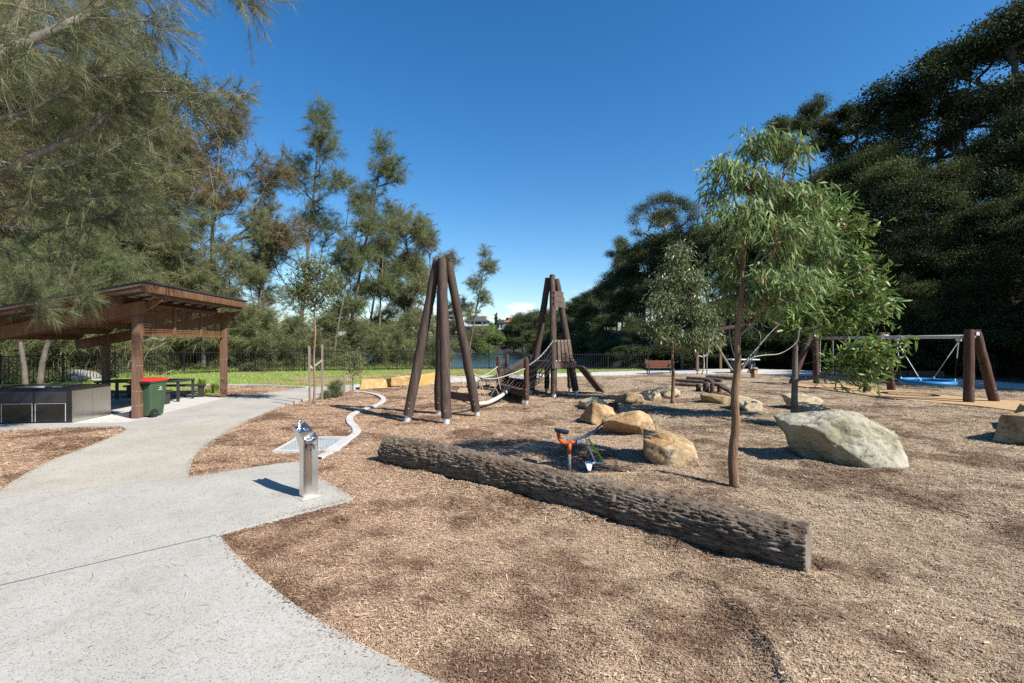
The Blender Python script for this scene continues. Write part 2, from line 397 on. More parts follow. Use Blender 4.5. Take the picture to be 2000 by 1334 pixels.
class MB:
    """collects shapes (world coordinates) and links them as one mesh object"""
    def __init__(self):
        self.v = []; self.f = []
    def add(self, vs, fs):
        b = len(self.v)
        self.v.extend([tuple(x) for x in vs])
        self.f.extend([tuple(b + i for i in f) for f in fs])
        return self
    def frame(self, c, ax, ay, az):
        c = vec(c)
        vs = [c + ax * sx + ay * sy + az * sz for sz in (-1, 1) for sy in (-1, 1) for sx in (-1, 1)]
        return self.add(vs, [(0, 2, 3, 1), (4, 5, 7, 6), (0, 1, 5, 4), (2, 6, 7, 3), (0, 4, 6, 2), (1, 3, 7, 5)])
    def box(self, c, size, yaw=0.0):
        cs, sn = math.cos(yaw), math.sin(yaw)
        return self.frame(c, Vector((cs, sn, 0)) * size[0] / 2, Vector((-sn, cs, 0)) * size[1] / 2, Vector((0, 0, size[2] / 2)))
    def bar(self, p0, p1, w, h, up=(0, 0, 1)):
        """rectangular bar from p0 to p1; h along 'up', w across"""
        p0, p1 = vec(p0), vec(p1)
        d = p1 - p0
        L = d.length
        d = d / L
        side = d.cross(vec(up))
        if side.length < 1e-4:
            side = d.cross(Vector((1, 0, 0)))
        side.normalize()
        u = side.cross(d).normalized()
        return self.frame((p0 + p1) / 2, d * L / 2, side * w / 2, u * h / 2)
    def tube(self, pts, r, n=8, cap=True):
        pts = [vec(p) for p in pts]
        if not hasattr(r, '__len__'):
            r = [r] * len(pts)
        base = len(self.v)
        prev = None
        for i, p in enumerate(pts):
            if i == 0: t = pts[1] - pts[0]
            elif i == len(pts) - 1: t = pts[-1] - pts[-2]
            else: t = pts[i + 1] - pts[i - 1]
            if t.length < 1e-9: t = Vector((0, 0, 1))
            t.normalize()
            if prev is None:
                a = Vector((1, 0, 0)) if abs(t.x) < 0.8 else Vector((0, 1, 0))
                prev = (a - t * a.dot(t)).normalized()
            else:
                prev = prev - t * prev.dot(t)
                if prev.length < 1e-6:
                    prev = t.orthogonal()
                prev.normalize()
            b = t.cross(prev)
            for k in range(n):
                ang = 2 * math.pi * k / n
                self.v.append(tuple(p + (prev * math.cos(ang) + b * math.sin(ang)) * r[i]))
        for i in range(len(pts) - 1):
            for k in range(n):
                k2 = (k + 1) % n
                self.f.append((base + i * n + k, base + i * n + k2, base + (i + 1) * n + k2, base + (i + 1) * n + k))
        if cap:
            self.f.append(tuple(base + k for k in reversed(range(n))))
            e = base + (len(pts) - 1) * n
            self.f.append(tuple(e + k for k in range(n)))
        return self
    def ellipsoid(self, c, r, n=12, m=8):
        c = vec(c)
        vs = []; fs = []
        for j in range(1, m):
            th = math.pi * j / m
            for i in range(n):
                ph = 2 * math.pi * i / n
                vs.append(c + Vector((r[0] * math.sin(th) * math.cos(ph), r[1] * math.sin(th) * math.sin(ph), r[2] * math.cos(th))))
        for j in range(m - 2):
            for i in range(n):
                i2 = (i + 1) % n
                fs.append((j * n + i, (j + 1) * n + i, (j + 1) * n + i2, j * n + i2))
        vs.append(c + Vector((0, 0, r[2]))); vs.append(c - Vector((0, 0, r[2])))
        t, b = len(vs) - 2, len(vs) - 1
        for i in range(n):
            i2 = (i + 1) % n
            fs.append((t, i, i2)); fs.append((b, (m - 2) * n + i2, (m - 2) * n + i))
        return self.add(vs, fs)
    def prism(self, poly, z0, z1):
        n = len(poly)
        vs = [(p[0], p[1], z0) for p in poly] + [(p[0], p[1], z1) for p in poly]
        fs = [tuple(range(n, 2 * n)), tuple(reversed(range(n)))]
        fs += [(i, (i + 1) % n, n + (i + 1) % n, n + i) for i in range(n)]
        return self.add(vs, fs)
    def build(self, name, mat, parent=None, smooth=False, bevel=0.0, tri=False):
        off = Vector((0, 0, 0))
        if parent is not None:
            off = ORIGIN.get(parent.name, off)
        me = bpy.data.meshes.new(name)
        me.from_pydata([(x - off.x, y - off.y, z - off.z) for x, y, z in self.v], [], self.f)
        bm = bmesh.new(); bm.from_mesh(me)
        if tri:
            bmesh.ops.triangulate(bm, faces=[f for f in bm.faces if len(f.verts) > 4])
        if bevel:
            bmesh.ops.bevel(bm, geom=list(bm.edges), offset=bevel, segments=2, affect='EDGES', profile=0.5, clamp_overlap=True)
        bmesh.ops.recalc_face_normals(bm, faces=list(bm.faces))
        bm.to_mesh(me); bm.free()
        if smooth:
            for p in me.polygons: p.use_smooth = True
        me.materials.append(mat)
        o = bpy.data.objects.new(name, me)
        link(o, parent)
        ORIGIN[o.name] = off
        return o
    def build_thing(self, name, mat, label, cat, loc, group=None, **kw):
        """a thing that is one mesh, origin at its base"""
        loc = vec(loc)
        self.v = [(x - loc.x, y - loc.y, z - loc.z) for x, y, z in self.v]
        o = self.build(name, mat, None, **kw)
        o.location = loc
        ORIGIN[o.name] = loc
        return tag(o, label, cat, group)

def smooth_by_angle(o, deg=40):
    bpy.context.view_layer.objects.active = o
    me = o.data
    bm = bmesh.new(); bm.from_mesh(me)
    lim = math.radians(deg)
    for f in bm.faces: f.smooth = True
    for e in bm.edges:
        if len(e.link_faces) == 2 and e.calc_face_angle(0) > lim:
            e.smooth = False
    bm.to_mesh(me); bm.free()
    return o

def fast_mesh(name, V, F, mat, rnd=None, smooth=False):
    me = bpy.data.meshes.new(name)
    V = np.ascontiguousarray(V, dtype=np.float32); F = np.ascontiguousarray(F, dtype=np.int32)
    nf, k = F.shape
    me.vertices.add(len(V)); me.vertices.foreach_set('co', V.ravel())
    me.loops.add(nf * k); me.loops.foreach_set('vertex_index', F.ravel())
    me.polygons.add(nf); me.polygons.foreach_set('loop_start', np.arange(0, nf * k, k, dtype=np.int32))
    if smooth:
        me.polygons.foreach_set('use_smooth', np.ones(nf, dtype=bool))
    me.update(calc_edges=True)
    if rnd is not None:
        at = me.attributes.new('rnd', 'FLOAT', 'POINT')
        at.data.foreach_set('value', np.ascontiguousarray(rnd, dtype=np.float32))
    me.materials.append(mat)
    return me

def mesh_obj(name, me, parent=None, loc=(0, 0, 0)):
    o = bpy.data.objects.new(name, me)
    o.location = loc
    link(o, parent)
    ORIGIN[o.name] = Vector(loc)
    return o

def catmull(pts, sub=6):
    pts = [np.array(p[:2], float) for p in pts]
    out = []
    for i in range(len(pts) - 1):
        p0 = pts[max(0, i - 1)]; p1 = pts[i]; p2 = pts[i + 1]; p3 = pts[min(len(pts) - 1, i + 2)]
        for k in range(sub):
            t = k / sub
            out.append(0.5 * ((2 * p1) + (-p0 + p2) * t + (2 * p0 - 5 * p1 + 4 * p2 - p3) * t * t + (-p0 + 3 * p1 - 3 * p2 + p3) * t ** 3))
    out.append(pts[-1])
    return out

def catmull3(pts, sub=5):
    pts = [np.array(tuple(p), float) for p in pts]
    out = []
    for i in range(len(pts) - 1):
        p0 = pts[max(0, i - 1)]; p1 = pts[i]; p2 = pts[i + 1]; p3 = pts[min(len(pts) - 1, i + 2)]
        for k in range(sub):
            t = k / sub
            out.append(0.5 * ((2 * p1) + (-p0 + p2) * t + (2 * p0 - 5 * p1 + 4 * p2 - p3) * t * t + (-p0 + 3 * p1 - 3 * p2 + p3) * t ** 3))
    out.append(pts[-1])
    return out

def in_poly(poly, x, y):
    poly = np.array([(p[0], p[1]) for p in poly])
    inside = np.zeros(len(x), bool)
    j = len(poly) - 1
    for i in range(len(poly)):
        xi, yi = poly[i]; xj, yj = poly[j]
        if abs(yj - yi) > 1e-12:
            c = ((yi > y) != (yj > y)) & (x < (xj - xi) * (y - yi) / (yj - yi) + xi)
            inside ^= c
        j = i
    return inside

def dist_poly(poly, x, y, closed=True):
    poly = np.array([(p[0], p[1]) for p in poly])
    best = np.full(len(x), 1e9)
    n = len(poly)
    for i in range(n if closed else n - 1):
        a = poly[i]; b = poly[(i + 1) % n]
        ab = b - a
        L2 = max(ab @ ab, 1e-12)
        t = np.clip(((x - a[0]) * ab[0] + (y - a[1]) * ab[1]) / L2, 0, 1)
        best = np.minimum(best, np.hypot(x - a[0] - t * ab[0], y - a[1] - t * ab[1]))
    return best

def vnoise(x, y, scale, seed=0):
    """cheap smooth value noise on arrays"""
    x = x * scale + seed * 17.31; y = y * scale + seed * 9.77
    xi = np.floor(x).astype(np.int64); yi = np.floor(y).astype(np.int64)
    xf = x - xi; yf = y - yi
    u = xf * xf * (3 - 2 * xf); v = yf * yf * (3 - 2 * yf)
    def h(a, b):
        n = (a * 374761393 + b * 668265263 + seed * 1442695) & 0x7fffffff
        n = ((n ^ (n >> 13)) * 1274126177) & 0x7fffffff
        return ((n ^ (n >> 16)) & 0xffff) / 65535.0
    return (h(xi, yi) * (1 - u) + h(xi + 1, yi) * u) * (1 - v) + (h(xi, yi + 1) * (1 - u) + h(xi + 1, yi + 1) * u) * v
# ------------------------------------------------------------------ THE SETTING: path slabs
def GP(lst, sub=0):
    pts = [G(*p) for p in lst]
    return [np.array((p.x, p.y)) for p in pts] if not sub else catmull(pts, sub)

J1 = GP([(428, 1047)])[0]                       # end of the first joint
j1dir = np.array((0.74, 0.67))
near_edge = GP([(428, 1047), (468, 1094), (520, 1140), (576, 1184), (640, 1224), (700, 1258), (760, 1288), (800, 1308), (855, 1334), (950, 1375), (1080, 1430)], 5)
pad = GP([(428, 1047), (540, 1016), (691, 976), (624, 932), (584, 903), (520, 910), (440, 923), (368, 934)])
isl_a = GP([(368, 934), (376, 900), (394, 876), (428, 852), (468, 830), (500, 814)], 4)
isl_b = GP([(500, 814), (532, 800), (560, 789), (600, 779), (630, 773), (660, 766), (690, 760)], 3)
bed_l = GP([(0, 962), (20, 945), (90, 905), (180, 870), (225, 851), (245, 841), (243, 835)], 4)
top_edge = GP([(437, 776), (500, 771), (560, 763), (600, 757.5), (640, 755), (690, 752)], 3)
far_top = GP([(690, 752), (760, 745), (835, 738.5), (950, 734), (1070, 730.7), (1160, 727.5), (1260, 724.5), (1360, 721.8), (1440, 721), (1540, 723), (1640, 727), (1760, 734), (1850, 740), (2000, 750), (2150, 762)], 2)
far_bot = GP([(690, 760), (760, 754), (850, 748.5), (950, 742), (1070, 736), (1160, 733), (1260, 731), (1360, 729.5), (1440, 730), (1540, 732.5), (1640, 737), (1760, 745), (1850, 751), (2000, 761), (2150, 772)], 2)

SA = np.array((-8.48, 10.94)); SU = np.array((-0.117, 0.9931)); SV = np.array((-0.9931, -0.117))
def S2(u, v): return SA + SU * u + SV * v
def S(u, v, z):
    p = S2(u, v); return Vector((p[0], p[1], z))
floor_poly = [S2(-0.60, -0.14), S2(4.25, -0.12), S2(4.25, 4.6), S2(-0.60, 4.6)]

slab_near = [J1] + list(near_edge[1:]) + [np.array((1.6, 0.8)), np.array((1.6, -4.0)), np.array((-9.0, -4.0)), J1 - j1dir * 6.2]
slab_mid = [J1 - j1dir * 6.2 + np.array((-0.006, 0.006)), ] + [J1 + np.array((-0.013, 0.014))] + list(pad[1:]) + GP([(0, 975)]) + [np.array((-9.0, 4.6)), np.array((-10.0, 2.0))]
slab_mid = [J1 - j1dir * 6.2 + np.array((-.014, .015))] + slab_mid[1:-2] + [np.array((-9.05, 4.6)), np.array((-9.05, .2))]
slab_third = [GP([(0, 975)])[0] + np.array((0, .012))] + [GP([(368, 934)])[0] + np.array((0, .012))] + list(isl_a[1:]) + GP([(247, 842)]) + list(reversed(bed_l[:-4])) + [np.array((-8.5, 5.05)), np.array((-8.5, 4.68))]
slab_shelter = [GP([(500, 814)])[0] + np.array((0, .01))] + list(isl_b[1:]) + list(reversed(top_edge)) + [S2(4.25, -0.13), S2(-0.61, -0.15), S2(-0.61, 4.6)] + GP([(-60, 843), (0, 840), (60, 837.5), (150, 834.5), (225, 833.5), (240, 835), (247, 841.5)])
slab_far = [far_bot[0] + np.array((.01, 0))] + list(far_bot[1:]) + list(reversed(far_top[1:])) + [far_top[0] + np.array((.01, 0))]

PATHS = [slab_near, slab_mid, slab_third, slab_shelter, slab_far, floor_poly]
def joint(a, b, w=.045):
    a = np.array(a, float); b = np.array(b, float); t = (b - a) / np.linalg.norm(b - a); n = np.array((-t[1], t[0])) * w; return [a - n, b - n - t * .02, b + n - t * .02, a + n]
JOINTS = [joint(J1 - j1dir * 6.2, J1), joint(*GP([(-40, 979.5), (368, 934)])), joint(*GP([(247, 842), (500, 814)])), joint(S2(-.6, -.13), S2(4.25, -.13)), joint(S2(-.6, 4.6), S2(-.6, -.14))]
path_root = bpy.data.objects.new('path', None); link(path_root); tag(path_root, kind='structure')
ORIGIN['path'] = Vector((0, 0, 0))
def slab(poly, mat, z=0.014):
    me = bpy.data.meshes.new('path_slab')
    bm = bmesh.new()
    vs = [bm.verts.new((p[0], p[1], z)) for p in poly]
    f = bm.faces.new(vs)
    r = bmesh.ops.extrude_face_region(bm, geom=[f])
    bmesh.ops.translate(bm, vec=(0, 0, -0.10), verts=[e for e in r['geom'] if isinstance(e, bmesh.types.BMVert)])
    bmesh.ops.triangulate(bm, faces=[q for q in bm.faces if len(q.verts) > 4])
    bmesh.ops.recalc_face_normals(bm, faces=list(bm.faces))
    bm.to_mesh(me); bm.free()
    me.materials.append(mat)
    return mesh_obj('path_slab', me, path_root)
slab(slab_near, MAT['concrete'])
slab(slab_mid, MAT['concrete'], 0.0142)
slab(slab_third, MAT['concrete_warm'])
slab(slab_shelter, MAT['concrete'], 0.0142)
slab(slab_far, MAT['plain_concrete'], 0.014)
slab(floor_poly, MAT['plain_concrete'], 0.016)
MAT['joint_shade'] = M('joint_shade_dark', (0.07, 0.068, 0.065), 20, 0.9)  # dark filler strip added so the joint gaps read as shaded
for a, b in ((J1 - j1dir * 6.0, J1), tuple(GP([(-40, 979.5), (368, 934)])), tuple(GP([(247, 842), (500, 814)]))):
    t_ = (b - a) / np.linalg.norm(b - a); n_ = np.array((-t_[1], t_[0])) * .007
    mb = MB().bar((a[0] + n_[0], a[1] + n_[1], -.04), (b[0] + n_[0] - t_[0] * .02, b[1] + n_[1] - t_[1] * .02, -.04), .024 if a is not None else 0, .106)
    mb.build('joint_shade_strip', MAT['joint_shade'], path_root)

# ------------------------------------------------------------------ terrain
HILL = [(6.0, 260), (6.5, 110), (7.5, 60), (11.5, 40), (19, 32), (27, 25.5), (38, 17), (52, 6), (75, -6)]
def hill_s(x, y):
    d = dist_poly(HILL, x, y, closed=False)
    region = HILL + [(400, -60), (400, 400), (6, 400)]
    return np.where(in_poly(region, x, y), d, -d)
def fence_y(x):
    return np.interp(x, [-60, -20.2, -19.7, -18.55, -17.5, -14.6, -4.45, -1.44, 8.5, 60], [8, 16, 18.6, 22.6, 25.8, 27.5, 30.0, 30.3, 30.2, 30.0])
DIG = G(1140, 905)
def ground_h(x, y):
    x = np.asarray(x, float); y = np.asarray(y, float)
    h = 0.045 * (vnoise(x, y, 0.55, 1) - 0.5) + 0.036 * (vnoise(x, y, 1.9, 2) - 0.5) + 0.028 * (vnoise(x, y, 5.0, 3) - 0.5) + 0.014 * (vnoise(x, y, 14, 4) - 0.5)
    # hollow scooped out under the digger, loose rim round it
    r = np.hypot((x - DIG.x) / 1.25, (y - DIG.y) / 0.75)
    h += -0.13 * np.exp(-(r / 0.62) ** 2) + 0.045 * np.exp(-((r - 1.05) / 0.28) ** 2)
    # mulch banked against the log and round the boulders
    dl = dist_poly([(-1.80, 7.02), (2.28, 3.72)], x, y, closed=False)
    h += 0.055 * np.exp(-((dl - .20) / .12) ** 2) * (.4 + 1.2 * vnoise(x, y, 2.5, 31)) * (dl > .1)
    for (px, py, r0) in ((1642, 897, .80), (1306, 893, .43), (1229, 842, .5), (1168, 816, .4), (1607, 822, .47), (1564, 792, .45), (1457, 793, .37), (1397, 783, .4), (1232, 785, .32), (1270, 779, .32), (1308, 775, .34)):
        q = G(px, py); rr = np.hypot(x - q.x, (y - q.y) * 1.15)
        h += 0.05 * np.exp(-((rr - r0) / .16) ** 2) * (.3 + 1.3 * vnoise(x, y, 3.0, 33))
    # a raked up ridge and step in the near mulch
    rid = [(1330, 1130), (1400, 1150), (1430, 1180), (1470, 1235), (1500, 1290), (1530, 1360), (1545, 1420)]
    rp = [G(*q) for q in rid]
    d = dist_poly(rp, x, y, closed=False)
    h += 0.036 * np.exp(-(d / 0.055) ** 2) * (0.5 + vnoise(x, y, 9, 6))
    edge = np.interp(y, [rp[-1].y, rp[-2].y, rp[-3].y, rp[-4].y, rp[-5].y], [rp[-1].x, rp[-2].x, rp[-3].x, rp[-4].x, rp[-5].x])
    side = np.clip((x - edge) / 0.05, 0, 1) * np.clip((2.2 + edge - x) / 1.6, 0, 1) * np.clip((3.45 - y) / 0.5, 0, 1)
    h += 0.044 * side
    # flat by the concrete
    pd = np.full(x.shape, 1e9)
    inside = np.zeros(x.shape, bool)
    for pl in PATHS + JOINTS:
        pd = np.minimum(pd, dist_poly(pl, x, y)); inside |= in_poly(pl, x, y)
    k = np.clip(pd / 0.45, 0, 1)
    h = np.where(inside, -0.085, h * k + 0.002 - 0.008 * (1 - k))
    # bank falling to the lake behind the fence
    fy = fence_y(x)
    s = hill_s(x, y)
    away = np.clip((y - fy - 0.8) / 6.0, 0, 1) * np.clip((-s) / 4.0, 0, 1)
    away = away * away * (3 - 2 * away)
    h = h - 2.3 * away
    # the far bank
    far = np.clip((y - 168) / 95.0, 0, 1.6)
    h = h + np.where(y > 168, 2.3 * np.clip((y - 168) / 8, 0, 1) * away + 5 * np.clip(far, 0, 1), 0)
    # wooded hillside
    hs = np.clip(s, 0, None)
    h = h + np.interp(y, [27, 45, 70, 120], [18, 11, 5, 3]) * (1 - np.exp(-hs / 13.0)) + (hs > 0) * 1.2 * (vnoise(x, y, 0.25, 8) - 0.5) * np.clip(hs / 4, 0, 1)
    return h
def gh(x, y):
    return float(ground_h(np.array([x]), np.array([y]))[0])

def axis(segs):
    out = []
    for a, b, st in segs:
        n = max(1, int(round((b - a) / st)))
        out += list(np.linspace(a, b, n, endpoint=False))
    out.append(segs[-1][1])
    return np.array(out)
gx = axis([(-900, -200, 70), (-200, -60, 14), (-60, -22, 2.0), (-22, -5, 0.35), (-5, 5.5, 0.055), (5.5, 20, 0.25), (20, 70, 1.2), (70, 250, 12), (250, 900, 80)])
gy = axis([(-60, 0, 6), (0, 2.2, 0.4), (2.2, 7.6, 0.055), (7.6, 14, 0.16), (14, 36, 0.5), (36, 70, 1.5), (70, 280, 7), (280, 1500, 100)])
XX, YY = np.meshgrid(gx, gy)
ZZ = ground_h(XX.ravel(), YY.ravel())
V = np.stack([XX.ravel(), YY.ravel(), ZZ], 1)
nx, ny = len(gx), len(gy)
ii = np.arange(nx * ny).reshape(ny, nx)
F = np.stack([ii[:-1, :-1].ravel(), ii[:-1, 1:].ravel(), ii[1:, 1:].ravel(), ii[1:, :-1].ravel()], 1)
me = fast_mesh('ground', V, F, MAT['mulch'], smooth=True)
me.materials.append(MAT['soil'])
fc = V[F].mean(1)
fs = hill_s(fc[:, 0], fc[:, 1])
mi = ((fs > -1.0) | (fc[:, 1] > fence_y(fc[:, 0]) + 0.25) | ((fc[:, 1] > far_top[-1][1] + 99))).astype(np.int32)
tl = GP([(1260, 724), (1440, 720.5), (1540, 722.5), (1760, 733), (2000, 749.5), (2150, 761.5)])
mi |= ((fc[:, 0] > tl[0][0]) & (fc[:, 1] > np.interp(fc[:, 0], [p[0] for p in sorted(tl, key=lambda q: q[0])], [p[1] for p in sorted(tl, key=lambda q: q[0])]))).astype(np.int32)
me.polygons.foreach_set('material_index', mi)
ground = mesh_obj('ground', me); tag(ground, kind='structure')

# lake
wm = NT('lake_water')
pv = wm.coord('World', (0.9, 0.35, 1))
wm.col((0.018, 0.030, 0.032))
wm.bump(wm.noise(pv, 1.6, 5, 0.6), 1.0, 0.14)
wm.set(0.12, 0, 0.6)
MAT['water'] = wm.mat
lake = MB().add([(-400, 16, -1.15), (60, 16, -1.15), (60, 300, -1.15), (-400, 300, -1.15)], [(0, 1, 2, 3)]).build('lake_water', MAT['water'])
tag(lake, kind='structure')

# lawn between path and fence
fence_pts = [np.array(p) for p in ((-20.2, 16.4), (-19.7, 18.6), (-18.55, 22.6), (-17.5, 25.8), (-14.6, 27.5), (-4.45, 30.0), (-1.44, 30.3), (8.5, 30.2))]
lawn_low = GP([(600, 756.3), (540, 753.5), (480, 751.5), (380, 751.5)])
lawn_poly = [p for p in far_top if p[0] < 8.6] 
lawn_poly = list(reversed(lawn_poly)) + list(reversed(top_edge[-7:-1])) + list(lawn_low) + [S2(5.2, 0.6), S2(5.2, 5.2), np.array((-16.5, 15.2)), np.array((-19.6, 16.0))] + [p + np.array((0.0, 0.35)) for p in fence_pts[1:]] + [np.array((9.4, 30.4))]
me = bpy.data.meshes.new('lawn'); bm = bmesh.new()
bm.faces.new([bm.verts.new((p[0], p[1], 0.006)) for p in lawn_poly])
bmesh.ops.triangulate(bm, faces=list(bm.faces)); bmesh.ops.recalc_face_normals(bm, faces=list(bm.faces))
if bm.faces[:][0].normal.z < 0: bmesh.ops.reverse_faces(bm, faces=list(bm.faces))
bm.to_mesh(me); bm.free(); me.materials.append(MAT['lawn'])
lawn = mesh_obj('lawn', me); tag(lawn, kind='structure')

def blades(name, X, Y, Z, hmin, hmax, w, mat, rng, lean=0.35):
    n = len(X)
    H = rng.uniform(hmin, hmax, n); a = rng.uniform(0, 2 * np.pi, n); b = rng.uniform(0, 2 * np.pi, n)
    base = np.stack([X, Y, Z], 1)
    sd = np.stack([np.cos(a), np.sin(a), np.zeros(n)], 1) * (w / 2)
    tip = base + np.stack([np.cos(b) * lean * H, np.sin(b) * lean * H, H], 1)
    Vv = np.stack([base - sd, base + sd, tip], 1).reshape(-1, 3)
    Ff = np.arange(3 * n).reshape(n, 3)
    return fast_mesh(name, Vv, Ff, mat, np.repeat(rng.uniform(0, 1, n), 3))
rng = np.random.default_rng(5)
n = 110000
bx = rng.uniform(-20, 9.5, n); by = rng.uniform(15, 31, n)
ok = in_poly(lawn_poly, bx, by) & (rng.uniform(0, 1, n) < 0.35 + 0.65 * vnoise(bx, by, 0.8, 12))
bx, by = bx[ok], by[ok]
o = mesh_obj('lawn_grass', blades('lawn_grass', bx, by, np.full(len(bx), 0.005), 0.03, 0.09, 0.022, MAT['grass'], rng)); tag(o, 'short bright green grass covering the lawn strip before the fence', 'grass', kind='stuff')
# rank weeds along the foot of the fence
n = 30000
t = rng.uniform(0, 1, n) * (len(fence_pts) - 1.001); i0 = t.astype(int); fr = t - i0
fp = np.array(fence_pts)
wx = fp[i0, 0] * (1 - fr) + fp[i0 + 1, 0] * fr + rng.normal(0, 0.25, n); wy = fp[i0, 1] * (1 - fr) + fp[i0 + 1, 1] * fr + 0.45 + np.abs(rng.normal(0, 0.5, n))
ok = (vnoise(wx, wy, 0.9, 14) > 0.35) & (wx < -5.5 + rng.normal(0, .8, n))
wx, wy = wx[ok], wy[ok]
o = mesh_obj('bank_grass', blades('bank_grass', wx, wy, ground_h(wx, wy), 0.06, 0.32, 0.025, MAT['grass'], rng, 0.6)); tag(o, 'rank green weeds and long grass along the fence foot', 'weeds', kind='stuff')

# rubber softfall under the swings and the pad by the slide
soft = GP([(1527, 749.5), (1620, 752), (1760, 765), (1900, 778), (2000, 786), (2150, 800), (2150, 822), (2000, 806), (1912, 795), (1810, 786), (1710, 776), (1635, 765), (1570, 757)], 3)
def sheet(name, poly, z, mat):
    me = bpy.data.meshes.new(name); bm = bmesh.new()
    bm.faces.new([bm.verts.new((p[0], p[1], z)) for p in poly])
    r = bmesh.ops.extrude_face_region(bm, geom=list(bm.faces))
    bmesh.ops.translate(bm, vec=(0, 0, -0.08), verts=[e for e in r['geom'] if isinstance(e, bmesh.types.BMVert)])
    bmesh.ops.triangulate(bm, faces=[q for q in bm.faces if len(q.verts) > 4]); bmesh.ops.recalc_face_normals(bm, faces=list(bm.faces))
    bm.to_mesh(me); bm.free(); me.materials.append(mat)
    o = mesh_obj(name, me); tag(o, kind='structure'); return o
sheet('softfall_surface', soft, 0.03, MAT['softfall'])
slide_pad = GP([(890, 768), (905, 757), (945, 753), (985, 758), (990, 768), (950, 772)], 4)
sheet('softfall_surface', slide_pad, 0.028, MAT['softfall'])

# ------------------------------------------------------------------ loose mulch: real chips near the camera
EXCL = PATHS + JOINTS + [lawn_poly, soft]
def chip_mesh(n, y0, y1, lmin, lmax, wmin, wmax, seed, bent):
    rng = np.random.default_rng(seed)
    y = np.sqrt(rng.uniform(y0 * y0, y1 * y1, n)); x = rng.uniform(-1.10, 1.10, n) * y
    ok = np.ones(n, bool)
    for pl in EXCL: ok &= ~in_poly(pl, x, y)
    # a few stray chips on the concrete edge
    x, y = x[ok], y[ok]; m = len(x)
    z = ground_h(x, y) + rng.uniform(0.0, 0.012, m)
    a = rng.uniform(0, 2 * np.pi, m); tilt = rng.normal(0, 0.17, m); roll = rng.normal(0, 0.27, m)
    big = np.exp(rng.normal(0, .38, m)); L = rng.uniform(lmin, lmax, m) * big; W = rng.uniform(wmin, wmax, m) * np.sqrt(big)
    d = np.stack([np.cos(a) * np.cos(tilt), np.sin(a) * np.cos(tilt), np.sin(tilt)], 1)
    s = np.stack([-np.sin(a) * np.cos(roll), np.cos(a) * np.cos(roll), np.sin(roll)], 1)
    c = np.stack([x, y, z], 1)
    up = np.cross(d, s)
    hl = (L / 2)[:, None]; hw = (W / 2)[:, None]
    r1 = rng.uniform(0.5, 1.0, m)[:, None]; r2 = rng.uniform(0.35, 1.0, m)[:, None]
    if bent:
        mid = up * (hw * 0.5)
        P6 = np.stack([c - d * hl - s * hw * r1, c - d * hl + s * hw * r1, c - s * hw + mid, c + s * hw * 1.0 + mid, c + d * hl - s * hw * r2, c + d * hl + s * hw * r2], 1)
        Vv = P6.reshape(-1, 3); b = np.arange(m)[:, None] * 6
        Ff = np.concatenate([b + np.array([[0, 2, 3, 1]]), b + np.array([[2, 4, 5, 3]])], 0)
        k = 6
    else:
        P4 = np.stack([c - d * hl - s * hw * r1, c - d * hl + s * hw * r1, c + d * hl + s * hw * r2, c + d * hl - s * hw * r2], 1)
        Vv = P4.reshape(-1, 3); Ff = np.arange(4 * m).reshape(m, 4); k = 4
    return Vv, Ff, np.repeat(rng.beta(2.0, 2.0, m), k)
for i, (n, y0, y1, l0, l1, w0, w1, bent) in enumerate(((330000, 2.3, 4.6, .007, .022, .0025, .0065, False), (230000, 4.6, 7.5, .012, .030, .004, .009, False), (150000, 7.5, 13, .02, .042, .007, .014, False), (50000, 13, 21, .04, .075, .014, .024, False), (9000, 2.3, 10, .03, .07, .005, .013, False))):
    Vv, Ff, rr = chip_mesh(n, y0, y1, l0, l1, w0, w1, 40 + i, bent)
    o = mesh_obj('wood_chips', fast_mesh('wood_chips', Vv, Ff, MAT['chip'], rr))
    tag(o, ['fine pale wood chips of the nearest mulch', 'wood chips of the mulch around the fallen log', 'wood chips of the mulch around the boulders', 'wood chips of the mulch around the climbing tower', 'scattered bigger bark pieces and twigs on the mulch'][i], 'wood chips', kind='stuff')
# fallen needles and twigs on the concrete
rng = np.random.default_rng(77)
n = 4200
y = np.sqrt(rng.uniform(2.5 ** 2, 12 ** 2, n)); x = rng.uniform(-1.1, 0.1, n) * y
ok = np.zeros(n, bool)
for pl in PATHS[:4]: ok |= in_poly(pl, x, y)
x, y = x[ok], y[ok]; m = len(x)
a = rng.uniform(0, 2 * np.pi, m); L = rng.uniform(.015, .09, m); W = rng.uniform(.001, .0026, m)
d = np.stack([np.cos(a), np.sin(a), np.zeros(m)], 1) * (L / 2)[:, None]; s = np.stack([-np.sin(a), np.cos(a), np.zeros(m)], 1) * (W / 2)[:, None]
c = np.stack([x, y, np.full(m, 0.0195)], 1)
Vv = np.stack([c - d - s, c - d + s, c + d + s, c + d - s], 1).reshape(-1, 3)
MAT['litter'] = leaf_mat('dry_needle_litter', [(0.10, 0.06, 0.03), (0.22, 0.14, 0.07), (0.34, 0.25, 0.15)], 0.8, 0.0)
o = mesh_obj('needle_litter', fast_mesh('needle_litter', Vv, np.arange(4 * m).reshape(m, 4), MAT['litter'], np.repeat(rng.uniform(0, 1, m), 4)))
tag(o, 'dry brown needles scattered over the concrete path', 'leaf litter', kind='stuff')

